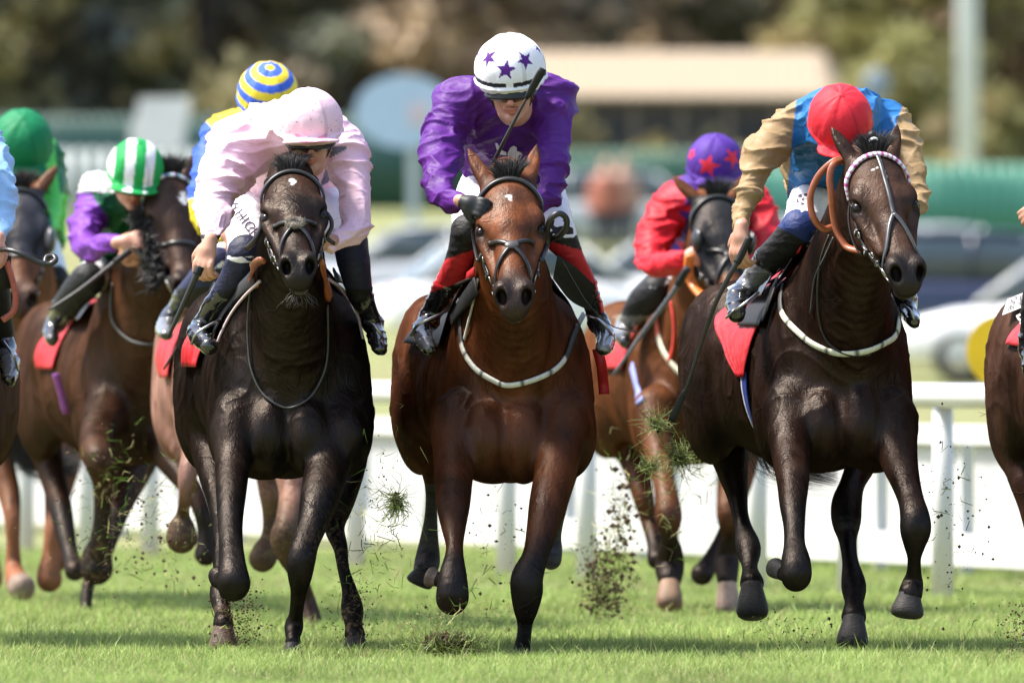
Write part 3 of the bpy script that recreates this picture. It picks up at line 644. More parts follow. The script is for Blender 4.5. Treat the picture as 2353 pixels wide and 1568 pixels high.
HOR['sheepskin'] = dict(vox=.009, label='brown horse with black sheepskin cheekpieces and a white star left of the pink rider', yaw=16, at=(320, 9.0), dz=-.205, wide=1.0,
  poll=(392, 392, 7.9), head=(38, 20, 3), ears=[(-.45, -.95, .2, .16), (.5, -.9, .2, .16)], hsc=1.04, neck=neck(396, 400, 8.0, 330, 760, 8.8, .88),
  legs=[
   [(255, 930, 8.75, 62), (228, 985, 8.5, 44), (222, 1030, 8.3, 40), (230, 1062, 8.2, 36), (236, 1110, 8.3, 24), (235, 1180, 8.35, 20), (230, 1240, 8.4, 24), (222, 1282, 8.45, 36), (222, 1305, 8.45, 38)],
   [(370, 960, 8.8, 55), (385, 1040, 8.65, 38), (415, 1090, 8.5, 28), (444, 1130, 8.4, 24), (462, 1170, 8.35, 20), (472, 1215, 8.35, 20), (474, 1255, 8.35, 24), (473, 1272, 8.35, 27)],
   [(75, 880, 10.3, 58), (95, 960, 10.1, 46), (105, 1030, 9.95, 38), (120, 1091, 9.85, 30), (138, 1160, 9.75, 27), (150, 1222, 9.65, 23), (163, 1275, 9.55, 18), (172, 1310, 9.45, 24)],
   [(330, 990, 9.8, 66), (295, 1080, 9.6, 52), (270, 1160, 9.3, 34), (248, 1230, 9.1, 26), (225, 1290, 8.95, 24), (205, 1335, 8.85, 16), (198, 1380, 8.8, 14), (197, 1425, 8.75, 16)]],
  blobs=[(262, 900, 8.85, 46, .12, 74, .06), (400, 930, 8.85, 40, .12, 70, .06), (60, 860, 10.1, 42, .2, 84, .06)],
  colour=coat_fn((.085, .034, .016), (.022, .011, .007), leg=(.012, .010, .010), legz=.45, face=((.050, .026, .018), (.020, .013, .011)), star=[(.028, .14, .028, .022), (.03, .165, .016, .016)], muzzle=(.02, .016, .015), seed=11),
  mud=[(222, 1290, 90, .9), (290, 1110, 110, .5)],
  tail=[(50, 780, 10.6, 12), (38, 900, 10.9, 24), (40, 1020, 11.0, 34), (110, 1070, 11.0, 38), (170, 1060, 11.0, 24)])
HOR['hidden'] = dict(vox=.011, label='reddish roan horse mostly hidden behind the black brown horse', yaw=6, at=(562, 6.6), dz=-.20,
  poll=(625, 425, 5.7), head=(45, 5, 0), ears=PRICK, neck=neck(620, 430, 5.8, 575, 800, 6.5, .9),
  legs=[
   [(470, 950, 6.3, 55), (450, 1040, 6.0, 34), (430, 1090, 5.9, 22), (424, 1140, 5.9, 15), (420, 1185, 6.0, 17), (417, 1215, 6.0, 32), (417, 1235, 6.0, 36)],
   [(655, 960, 6.3, 55), (660, 1060, 6.1, 38), (672, 1130, 6.0, 32), (662, 1200, 5.9, 30), (655, 1245, 5.9, 34), (685, 1320, 6.0, 20), (708, 1380, 6.05, 18), (716, 1420, 6.0, 22), (720, 1445, 5.95, 26)],
   [(415, 920, 7.6, 62), (410, 990, 7.4, 44), (432, 1060, 7.3, 20), (440, 1120, 7.4, 15)],
   [(620, 980, 7.6, 60), (625, 1080, 7.4, 40), (625, 1130, 7.3, 31), (619, 1182, 7.3, 17), (615, 1232, 7.3, 16), (608, 1270, 7.3, 31), (603, 1282, 7.3, 32)]],
  colour=coat_fn((.42, .23, .18), (.26, .13, .09), leg=(.055, .032, .022), legz=.50, muzzle=(.03, .022, .02), seed=14),
  mud=[(417, 1200, 120, 1), (612, 1200, 150, 1)])
HOR['blinkers'] = dict(vox=.011, label='chestnut horse in grey blinkers at the far left behind the others', yaw=2, at=(58, 11.6), dz=-.20,
  poll=(46, 425, 10.6), head=(36, 3, 0), ears=[(-.7, -.7, .3, .17), (.62, -.8, .3, .17)], hsc=1.05, neck=neck(50, 430, 10.7, 58, 780, 11.5, .84),
  legs=[
   [(-20, 960, 11.3, 50), (0, 1060, 11.1, 34), (20, 1131, 11.0, 26), (28, 1190, 10.9, 19), (30, 1250, 10.9, 16), (31, 1300, 10.9, 20), (40, 1335, 10.8, 28), (50, 1348, 10.75, 32)],
   [(130, 960, 11.3, 50), (130, 1060, 11.1, 32), (124, 1150, 11.0, 22), (121, 1210, 10.9, 19), (117, 1270, 10.9, 20), (113, 1310, 10.9, 27), (113, 1330, 10.9, 30)],
   [(-40, 940, 12.8, 60), (-40, 1060, 12.6, 36), (-30, 1160, 12.5, 18), (-20, 1260, 12.3, 16), (-20, 1330, 12.2, 26)],
   [(150, 940, 12.8, 60), (150, 1060, 12.6, 36), (140, 1160, 12.5, 18), (135, 1240, 12.3, 16), (130, 1290, 12.2, 24)]],
  colour=coat_fn((.24, .09, .04), (.13, .055, .026), leg=(.21, .085, .045), legz=.40, muzzle=(.07, .04, .03), seed=17, tips=False), mud=[(113, 1320, 60, .9)],
  hooves=[(50, 1350, 10.75, 34, (.2, .15, .12))],
  paint=lambda c, P, L: np.where(((np.abs(L[:, 0]) < .17) & (L[:, 1] > .0) & (L[:, 1] < .36) & (L[:, 2] > -.25) & (L[:, 2] < .1) & (P[:, 1] < D0+11.2))[:, None], V(.035, .037, .045), c))
HOR['leftedge'] = dict(vox=.011, label='brown horse cut off by the left edge under a light blue sleeve', yaw=0, at=(-165, 2.2), dz=-.20,
  poll=(-150, 440, 1.2), head=(45, 0, 0), ears=PRICK, neck=neck(-150, 450, 1.3, -165, 800, 2.0),
  legs=[
   [(-270, 960, 1.9, 60), (-270, 1070, 1.7, 46), (-268, 1160, 1.5, 34), (-268, 1290, 1.4, 32), (-268, 1380, 1.5, 17), (-268, 1450, 1.5, 26)],
   [(-55, 960, 1.9, 60), (-60, 1070, 1.7, 46), (-66, 1160, 1.5, 34), (-70, 1270, 1.3, 34), (-68, 1300, 1.5, 20), (-60, 1310, 1.7, 26)],
   [(-260, 920, 3.2, 66), (-262, 1060, 3.0, 34), (-262, 1170, 3.1, 18), (-262, 1270, 3.1, 26)],
   [(-70, 920, 3.2, 66), (-72, 1060, 3.0, 34), (-72, 1170, 3.1, 18), (-72, 1290, 3.1, 26)]],
  colour=coat_fn((.105, .045, .022), (.05, .022, .013), leg=(.012, .010, .009), legz=.45, seed=19))
HOR['rightedge'] = dict(vox=.009, label='brown horse cut off by the right edge, red cloth lettered in white', yaw=10, at=(2580, 1.2), dz=-.215,
  poll=(2620, 420, .3), head=(45, 5, 0), ears=PRICK, neck=neck(2620, 430, .4, 2560, 800, 1.1),
  legs=[
   [(2445, 960, .9, 62), (2440, 1070, .7, 46), (2440, 1160, .5, 34), (2440, 1290, .4, 34), (2440, 1380, .5, 18), (2440, 1470, .5, 28)],
   [(2680, 960, .9, 62), (2680, 1070, .7, 46), (2680, 1160, .5, 34), (2680, 1290, .4, 34), (2680, 1300, .6, 22), (2680, 1320, .8, 26)],
   [(2335, 900, 2.3, 64), (2340, 1000, 2.15, 56), (2352, 1090, 2.0, 40), (2368, 1160, 1.95, 30), (2378, 1240, 1.9, 20), (2392, 1330, 1.8, 16), (2400, 1400, 1.7, 26), (2404, 1440, 1.6, 34)],
   [(2620, 900, 2.3, 66), (2620, 1040, 2.1, 40), (2620, 1160, 2.1, 18), (2620, 1290, 2.1, 28)]],
  blobs=[(2345, 890, 2.05, 50, .22, 105, .06)],
  colour=coat_fn((.085, .036, .021), (.030, .014, .010), leg=(.010, .008, .008), legz=.36, seed=21))
# ------------------------------------------------------------------ riders
def star_pts(r, rot=0): return np.array([((r if i % 2 == 0 else r*.42)*sin(rot+i*pi/5), -(r if i % 2 == 0 else r*.42)*cos(rot+i*pi/5)) for i in range(10)])
def in_poly(x, y, poly):
    ins = np.zeros(len(x), bool); n = len(poly)
    for i in range(n):
        (x0, y0), (x1, y1) = poly[i], poly[(i+1) % n]
        c = ((y0 > y) != (y1 > y)) & (x < (x1-x0)*(y-y0)/(y1-y0+1e-12)+x0); ins ^= c
    return ins
def hand_ops(F, w_, a, n, k=1.0, curl=70, side=1, thumb=True, spread=0):
    a = nrm(a); n = nrm(np.asarray(n)-a*(a@np.asarray(n))); s = np.cross(a, n)*side; k = k*.95
    F.ell(w_+a*.045*k, (.038*k, .050*k, .0155*k), .018, np.array([s, a, n]))
    F.chain([w_-a*.02, w_+a*.02*k], [.024*k, .026*k], .02)
    for i in range(4):
        L = np.array([.040, .026, .020])*(.92, 1.03, 1, .82)[i]*k; o = w_+a*.080*k+s*(.030-.0205*i)*k+n*.002; P = [o-a*.02*k, o]; ang = radians(12+4*i)
        for j, l in enumerate(L):
            ang += radians((curl*.55, curl, curl*.75)[j]); P.append(P[-1]+(a*cos(ang)-n*sin(ang)+s*spread*(1.5-i)*.1)*l)
        F.chain(P, np.array([.0095, .0105, .0095, .0085, .0070])*k, .006, None, 2)
    if thumb:
        o = w_+a*.018*k+s*.028*k; F.chain([o, o+(a*.7+s*.6-n*.35)*.036*k, o+(a*1.2+s*.45-n*.9)*.046*k, o+(a*1.35-s*.1-n*1.35)*.052*k], np.array([.014, .012, .0105, .008])*k, .012, None, 2)
def human_head(F, H):
    R = H.R; k = H.k
    def E(c, r, kk=.02, sub=False): F.ell(H.p(*c), np.array(r)*k, kk*k, R, sub)
    def C(p, r, kk=.012, sub=False): F.chain([H.p(*q) for q in p], np.array(r)*k, kk*k, None, 3, sub)
    E((0, -.030, -.015), (.074, .088, .092)); E((0, .025, .030), (.060, .080, .060)); E((0, .05, .02), (.052, .065, .055))
    for s_ in (-1, 1):
        C([(s_*.056, .03, .0), (s_*.050, .068, .015), (s_*.022, .100, .055), (0, .108, .066)], [.018, .016, .014, .016])
        E((s_*.036, .030, .066), (.022, .018, .016)); E((s_*.030, -.004, .088), (.015, .011, .013), .008, True); E((s_*.030, -.003, .074), (.012, .011, .011), .003)
        E((s_*.079, .010, -.010), (.009, .030, .018), .008); E((s_*.013, .046, .098), (.008, .007, .008), .006)
        C([(s_*.046, -.018, .076), (s_*.028, -.026, .092), (s_*.010, -.022, .094)], [.006, .007, .006], .01)
    C([(0, -.014, .090), (0, .014, .102), (0, .040, .116)], [.008, .009, .0115], .010)
    C([(-.024, .069, .083), (0, .065, .098), (.024, .069, .083)], [.004, .0065, .004], .006); C([(-.020, .078, .082), (0, .080, .095), (.020, .078, .082)], [.004, .0075, .004], .006)
    C([(-.025, .073, .090), (0, .0725, .105), (.025, .073, .090)], [.0015, .003, .0015], .003, True); E((0, .103, .074), (.018, .015, .014), .012)
    C([(0, .03, -.03), (0, .12, -.06)], [.055, .058], .03)
def chainpx(F, L, k, m=1.0, fl=None, add=0.0): F.chain([W(*n[:3]) for n in L], [px(n[3], n[2])*m+add for n in L], k, fl)
def build_jockey(J):
    vx = J.get('vox', .006); o = W(J['head'][0], J['head'][1], J['head'][2]); pel = W(*J['torso'][0][:3])
    root = empty('person', pel*V(1, 1, 0)+V(0, 0, pel[2]), J['label'], 'person', 'jockeys riding')
    hc = J['pose']; H = Head(o, -hc[0], hc[1], hc[2], J.get('hsc', 1.05)); J['H'] = H; J['root'] = root
    # the body itself, one continuous skin
    F = Field(); human_head(F, H); F.chain([H.p(0, .08, -.05), W(*J['torso'][-1][:3])], [.055, .065], .03)
    chainpx(F, J['torso'], .05, .72)
    for A in J['arms']: chainpx(F, A, .03, .60)
    for A in J['legs']: chainpx(F, A['pts'], .03, .70)
    for h in J.get('hands', []):
        w_ = W(*h['w']); hand_ops(F, w_, h['a'], h['n'], h.get('k', 1.0), h.get('curl', 70), h.get('side', 1))
    Vt, Q = F.mesh(J.get('bvox', vx)); n = fbm(Vt*30, 3); L = H.loc(Vt)
    sk = np.array(J.get('skin', (.50, .27, .19))); c = mix(sk, sk*V(.85, .62, .55), np.clip(.4+.8*n, 0, 1)*.5)
    lip = (np.abs(L[:, 0]) < .026) & (L[:, 1] > .062) & (L[:, 1] < .088) & (L[:, 2] > .078) & (L[:, 2] < .12); c[lip] = sk*V(.80, .52, .50)
    c = mix(c, sk*V(.95, .55, .45), sstep(.04, .01, np.sqrt(((L-V(0, .04, .11))**2).sum(1)))*.5)
    hair = (L[:, 1] < -.02) & (L[:, 2] < .05) & (np.abs(L[:, 1]) < .2) & (np.abs(L[:, 0]) < .12) & (L[:, 2] > -.15); c[hair] = (.03, .02, .015)
    for h in J.get('hands', []):
        if h.get('glove'):
            q = np.sqrt(((Vt-W(*h['w'])-nrm(h['a'])*.07)**2).sum(1)); c = mix(c, V(.012, .012, .013), q < .085)
    mesh_obj('body', Vt, Q, M['skin'], root, c)
    # jacket
    T = Field(); chainpx(T, J['torso'], .05, 1.0, (V(1, 0, 0), J.get('tw', 1.3)))
    for b in J.get('tblobs', []): T.ell(W(*b[:3]), (px(b[3], b[2]), b[4], px(b[5], b[2])), .05)
    A = Field()
    for a in J['arms']: chainpx(A, a, .05, 1.0)
    F = Field(); F.ops = T.ops+A.ops
    for a in J['arms']:      # the cuff ends cleanly round the wrist
        e = W(*a[-1][:3]); p = W(*a[-2][:3]); F.ell(e+nrm(e-p)*px(a[-1][3], a[-1][2])*1.6, (px(a[-1][3], a[-1][2])*1.15,)*3, .006, None, True)
    Vt, Q = F.mesh(vx, 1); N = vnormals(Vt, Q)
    Vt = wrinkle(Vt, N, J.get('wr', .0165), seed=J.get('seed', 1)); dT, dA = T.eval(Vt), A.eval(Vt)
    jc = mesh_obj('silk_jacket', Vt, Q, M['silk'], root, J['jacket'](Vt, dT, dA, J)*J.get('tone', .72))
    # breeches
    B = Field(); chainpx(B, J['torso'][:2], .04, .92, (V(1, 0, 0), 1.15))
    for a in J['legs']: chainpx(B, a['pts'][:a['knee']+1], .04, 1.02)
    Vt, Q = B.mesh(vx, 1); N = vnormals(Vt, Q); Vt = wrinkle(Vt, N, .005, seed=J.get('seed', 1)+40)
    c = np.tile((.74, .73, .76), (len(Vt), 1))
    if J.get('breech_spots'):
        for (u, v, r) in J['breech_spots']:
            q = W(u, v, 0); rr = np.hypot((Vt[:, 0]*D0/Vt[:, 1]-q[0]), ((Vt[:, 2]-CH)*D0/Vt[:, 1]+CH-q[2]))+.004*noise(Vt*120, 4); c[rr < px(r)] = (.03, .02, .05)
    mesh_obj('breeches', Vt, Q, M['breech'], root, c); J['B'] = B
    # boots
    for a in J['legs']:
        kn = a['knee']; Bt = Field(); tp = a['pts'][kn:kn+3]; chainpx(Bt, tp, .02, 1.09); Vt, Q = Bt.mesh(vx, 1); Vt = wrinkle(Vt, vnormals(Vt, Q), .0025, seed=5)
        zz = CV-(Vt[:, 2]-CH)*FPX/Vt[:, 1]+a.get('slant', 0)*((Vt[:, 0]*FPX/Vt[:, 1]+1176)-a['pts'][kn][0]); c = np.tile((.010, .010, .011), (len(Vt), 1))
        for (v0, v1, cc) in a.get('bands', []): c[(zz > v0) & (zz < v1)] = cc
        mesh_obj('boot_top', Vt, Q, M['breech'], root, c)
        Bt = Field(); chainpx(Bt, a['pts'][kn+2:] if len(a['pts']) > kn+3 else a['pts'][kn+1:], .025, 1.12)
        if a.get('foot'): chainpx(Bt, a['foot'], .02, 1.0)
        Vt, Q = Bt.mesh(vx*.9, 1); N = vnormals(Vt, Q); Vt = wrinkle(Vt, N, a.get('wr', .0045), f=(6, 6, 24), seed=J.get('seed', 1)+20)
        c = np.tile(np.array(a.get('col', (.010, .010, .011))), (len(Vt), 1)); zz = CV-(Vt[:, 2]-CH)*FPX/Vt[:, 1]+a.get('slant', 0)*((Vt[:, 0]*FPX/Vt[:, 1]+1176)-a['pts'][a['knee']][0])
        for (v0, v1, cc) in a.get('bands', []): c[(zz > v0) & (zz < v1)] = cc  # grey bands at the foot paint a silvery glare into the boot colour
        mesh_obj('boot', Vt, Q, M['boot'], root, c)
        s_ = a.get('iron')
        if s_:
            mb = MB(); P = [W(*q) for q in s_]; mb.tube(P, .0055, 8, None, 2); mb.build('stirrup_iron', M['metal'], root, usecol=False)
    # helmet: hard black shell with the silk cap over it
    k = H.k; S_ = Field(); S_.ell(H.p(0, -.030, -.004), np.array((.106, .112, .124))*k, .02, H.R); S_.ell(H.p(0, .335, -.03), np.array((.33, .30, .30))*k, .01, H.R, True)
    S_.ell(H.p(0, .02, .075), np.array((.088, .014, .05))*k, .02, H.R)
    Vt, Q = S_.mesh(vx, 1); mesh_obj('helmet_shell', Vt, Q, M['leather'], root, np.tile((.010, .010, .011), (len(Vt), 1)))
    C_ = Field(); C_.ell(H.p(0, -.040, -.006), np.array((.117, .118, .134))*k, .02, H.R); C_.ell(H.p(0, .300, -.02), np.array((.36, .295, .36))*k, .010, H.R, True)
    if J.get('peak', 1): C_.ell(H.p(0, -.004, .118), np.array((.100, .013, .070))*k, .022, np.array([H.R[0], nrm(H.R[1]+.25*H.R[2]), nrm(H.R[2]-.25*H.R[1])]))
    C_.chain([H.p(.116*sin(t), -.010, -.006+.134*cos(t)) for t in np.linspace(0, 2*pi, 25)], [.006*k]*25, .008, None, 1)
    C_.ell(H.p(0, -.158, -.006), np.array((.012, .006, .012))*k, .006, H.R)
    Vt, Q = C_.mesh(vx*.62, 1); L = H.loc(Vt); az = np.arctan2(L[:, 0], L[:, 2]+.006); N = vnormals(Vt, Q)
    pl = (np.abs(np.sin(az*3+.3))**14)*sstep(-.02, -.06, L[:, 1]); el = sstep(-.165, -.12, L[:, 1])*sstep(.0, -.05, L[:, 1])
    pucker = .0016*noise(np.column_stack([az*9, L[:, 1]*25, L[:, 2]*0]), 5)*sstep(-.10, -.02, L[:, 1])+.0022*noise(np.column_stack([az*4, L[:, 1]*14, 0*az]), 8)
    Vt = Vt+N*((.0022*pl*el+pucker)*k)[:, None]
    c = J['cap'](L, az, J, Vt)*J.get('captone', .85); c = c*(1-.22*((np.abs(np.sin(az*3+.3)) > .985)*sstep(-.01, -.03, L[:, 1])))[:, None]
    mesh_obj('silk_cap', Vt, Q, M['cap'], root, c)
    mb = MB()     # goggles
    if J.get('goggles', 1):
        gl = J.get('gcol', (.01, .01, .012)); G = Field()
        for s_ in (-1, 1): G.ell(H.p(s_*.030, -.002+J.get('gy', .004), .086), np.array((.033, .023, .021))*k, .012, H.R)
        Vt, Q = G.mesh(.004, 1); L = H.loc(Vt); ed = (np.abs(L[:, 1]+.002) > .0135) | (np.abs(L[:, 0]) < .006) | (np.abs(L[:, 0]) > .052)
        c = np.tile(np.array(gl), (len(Vt), 1)); c[ed] = J.get('grim', (.45, .45, .45)); g = mesh_obj('goggles', Vt, Q, M['glass'], root, c)
        mb.ribbon(catmull([H.p(-.058, -.004, .075), H.p(-.082, -.012, .02), H.p(-.088, -.02, -.04)], 4), -H.R[0], .018, .003, (.012, .012, .012))
        mb.ribbon(catmull([H.p(.058, -.004, .075), H.p(.082, -.012, .02), H.p(.088, -.02, -.04)], 4), H.R[0], .018, .003, (.012, .012, .012))
    for s_ in (-1, 1): mb.ribbon(catmull([H.p(s_*.080, .0, .02), H.p(s_*.068, .06, .025), H.p(s_*.03, .108, .04), H.p(0, .120, .045)], 4), H.R[0]*s_, .014, .003, (.012, .012, .012))
    mb.build('chin_strap', M['leather'], root)
    return root
def whip(pts, label, flap=True, r=.009, col=(.014, .013, .013)):
    P = catmull([W(*q) for q in pts], 8); n = len(P); mb = MB(); rr = np.interp(np.linspace(0, 1, n), [0, .12, .35, .8, 1], [r*1.15, r*1.1, r*.9, r*.65, r*.5])
    root = empty('whip', P[0], label, 'whip', 'whips')
    h = max(3, n//4); mb.tube(P[:h], r*1.3, 10, (.010, .010, .010)); mb.build('grip', M['strap'], root)
    mb = MB(); T = nrm(P[1]-P[0]); a = nrm(np.cross(T, V(0, 1, 0)))
    mb.tube(P, rr, 8, col)
    for i in range(n*6): pass
    mb.build('shaft', M['leather'], root)
    if flap:
        T = nrm(P[-1]-P[-3]); mb = MB(); Q = [P[-1]-T*.01+T*.13*t for t in np.linspace(0, 1, 8)]
        mb.ribbon(Q, V(.2, -1, .1), np.array([.014, .022, .026, .028, .029, .030, .030, .026])*1.0, .005, (.011, .011, .011)); mb.build('flap', M['strap'], root)
    return root
def uvof(P): return 1176+P[:, 0]*FPX/P[:, 1], CV-(P[:, 2]-CH)*FPX/P[:, 1]
# silks -------------------------------------------------------------
PURPLE, PINK, BLUE, TAN, RED = srgb(92, 34, 132), srgb(244, 204, 219), srgb(44, 118, 184), srgb(168, 140, 100), srgb(205, 30, 46)
def plain(c): return lambda P, dT, dA, J: np.tile(np.array(c), (len(P), 1))
def sleeves(body, slv, extra=None):
    def f(P, dT, dA, J):
        c = np.where((dA < dT+.004)[:, None], np.array(slv), np.array(body))
        return extra(c, P, dT, dA, J) if extra else c
    return f
def capplain(c): return lambda L, az, J, P: np.tile(np.array(c), (len(L), 1))
def stars(c, base, lst, pts3=None, rim=None):
    def f(L, az, J, P):
        out = np.tile(np.array(base), (len(L), 1)); H = J['H']
        for (x, y, r, rot) in lst:             # x: turn round the cap (radians), y: height on the cap (radians above the rim)
            n = V(sin(x)*cos(y), -sin(y), cos(x)*cos(y)); ce = V(0, -.040, -.006)+n*V(.117, .118, .134); n = nrm(n/V(.117, .118, .134)**1)
            a = nrm(np.cross(V(0, 1, 0), n)); b = np.cross(n, a); q = L-ce; m = in_poly(q@a, q@b, star_pts(r, rot)) & (np.abs(q@n) < .05); out[m] = c
        if rim is not None:
            out[(L[:, 1] > -.034) & (L[:, 1] < -.019) & (np.abs(L[:, 0]-.004) > .012) & (L[:, 2] > -.1)] = rim
        return out
    return f
JOC = {}
JOC['purple'] = dict(vox=.006, bvox=.005, label='jockey in plain purple silks and white cap with purple stars', head=(1174, 186, .62), pose=(20, -4, -3), hsc=1.10, gcol=(.14, .12, .11), grim=(.50, .51, .53), gy=.016, peak=0,
  torso=[(1172, 440, 1.65, 84), (1172, 360, 1.35, 88), (1173, 290, 1.0, 90), (1174, 240, .85, 76), (1174, 205, .78, 50)], tw=1.25,
  tblobs=[(1075, 235, .85, 70, .10, 52), (1262, 235, .85, 66, .10, 52)],
  arms=[[(1058, 240, .85, 56), (1022, 300, .75, 52), (1012, 365, .62, 46), (1010, 425, .48, 40), (1030, 458, .32, 30), (1058, 466, .18, 19)],
        [(1262, 240, .85, 54), (1270, 310, .75, 42), (1270, 380, .66, 36), (1262, 440, .6, 33), (1235, 458, .55, 26), (1200, 440, .5, 20)]],
  hands=[dict(w=(1066, 464, .14), a=(1, -.5, -.35), n=(-.3, -1, .35), glove=1, curl=62), dict(w=(1190, 436, .5), a=(-1, -.1, .35), n=(0, -1, .2), glove=1, side=-1)],
  legs=[dict(pts=[(1118, 440, 1.55, 66), (1090, 480, 1.15, 50), (1080, 535, .85, 42), (1055, 600, .9, 30), (1030, 648, .98, 27), (1000, 700, 1.08, 22), (985, 735, 1.1, 22)], knee=2, foot=[(985, 735, 1.12, 24), (970, 765, 1.0, 24), (985, 800, .84, 15)], bands=[(576, 640, (.45, .02, .025)), (722, 765, (.16, .16, .17))], slant=.35, iron=[(945, 770, 1.0), (962, 745, .9), (1010, 722, .92), (1030, 710, 1.0)]),
        dict(pts=[(1230, 440, 1.55, 66), (1262, 480, 1.15, 44), (1285, 540, .9, 36), (1316, 592, .92, 24), (1345, 655, 1.0, 24), (1368, 715, 1.08, 20), (1375, 740, 1.1, 22)], knee=2, foot=[(1375, 740, 1.12, 22), (1392, 775, 1.0, 24), (1386, 802, .86, 17)], bands=[(560, 628, (.45, .02, .025)), (735, 775, (.15, .15, .16))], slant=-.3, iron=[(1350, 725, .95), (1385, 742, .9), (1408, 778, .95), (1400, 800, 1.0)])],
  jacket=plain(PURPLE), cap=stars(srgb(88, 32, 130), (.86, .86, .90), [(-.05, .34, .036, .15), (-.72, .62, .033, .5), (.62, .52, .034, -.3), (1.5, .6, .02, 0), (-1.6, .5, .02, 0), (2.6, .5, .02, 0)], rim=(.02, .018, .025)), seed=1)
JOC['pink'] = dict(vox=.006, bvox=.005, label='jockey in pale pink silks and pink cap, crouching with a whip held low', head=(710, 306, .36), pose=(17, 4, -2), hsc=1.04,
  torso=[(650, 470, 1.75, 84), (655, 400, 1.5, 96), (655, 335, 1.1, 96), (668, 308, .8, 80), (690, 305, .6, 56)], tw=1.25,
  tblobs=[(600, 300, 1.1, 110, .2, 48), (570, 335, .75, 80, .14, 66), (780, 330, .7, 55, .12, 50)],
  arms=[[(555, 345, .72, 76), (515, 400, .6, 62), (495, 455, .48, 46), (490, 505, .36, 36), (483, 540, .25, 22), (481, 556, .2, 18)],
        [(785, 335, .7, 56), (808, 400, .62, 44), (815, 470, .55, 40), (818, 528, .48, 36), (785, 548, .4, 25), (757, 552, .35, 19)]],
  hands=[dict(w=(480, 562, .18), a=(-.28, -.25, -1), n=(-.55, -1, .1), curl=48, k=1.1), dict(w=(752, 553, .34), a=(-1, -.2, .05), n=(.1, -1, .1), side=-1)],
  legs=[dict(pts=[(600, 470, 1.6, 66), (570, 520, 1.15, 50), (565, 585, .85, 42), (545, 625, .88, 33), (515, 672, .94, 27), (480, 722, 1.0, 21), (466, 745, 1.05, 22)], knee=2, foot=[(468, 745, 1.05, 23), (452, 768, .95, 22), (480, 795, .8, 22)], bands=[(540, 650, (.016, .018, .045))], slant=.4, iron=[(440, 790, .85), (452, 765, .8), (490, 742, .82), (508, 735, .9)]),
        dict(pts=[(720, 470, 1.6, 66), (770, 510, 1.1, 46), (805, 560, .85, 38), (815, 615, .85, 34), (826, 670, .9, 28), (848, 722, .95, 21), (856, 742, 1.0, 22)], knee=2, foot=[(856, 742, 1.02, 22), (866, 775, .9, 22), (872, 800, .8, 18)], bands=[(540, 665, (.016, .018, .045))], iron=[(838, 738, .85), (862, 750, .8), (878, 775, .82), (884, 798, .9)])],
  gy=.020, tone=.93, jacket=lambda P, dT, dA, J: np.where(((np.abs(uvof(P)[0]-(776-.30*(uvof(P)[1]-350))) < 17) & (uvof(P)[1] > 335) & (uvof(P)[1] < 480) & (dT < dA) & (P[:, 1] < D0+1.2))[:, None], V(.16, .16, .24), np.where(((uvof(P)[0] < 520) & (uvof(P)[1] > 538) & (uvof(P)[1] < 551))[:, None], V(.02, .02, .02), V(*PINK))), cap=lambda L, az, J, P: np.where((noise(L*110, 3) > .74)[:, None] & (L[:, 2] > .02)[:, None], V(.35, .22, .22), np.where(((np.abs(L[:, 1]+.012+.25*np.abs(L[:, 0]-.004)) < .006) & (L[:, 2] > 0) & (np.abs(L[:, 0]) < .055))[:, None], V(.80, .32, .45), np.array(srgb(246, 206, 220)))), seed=5)
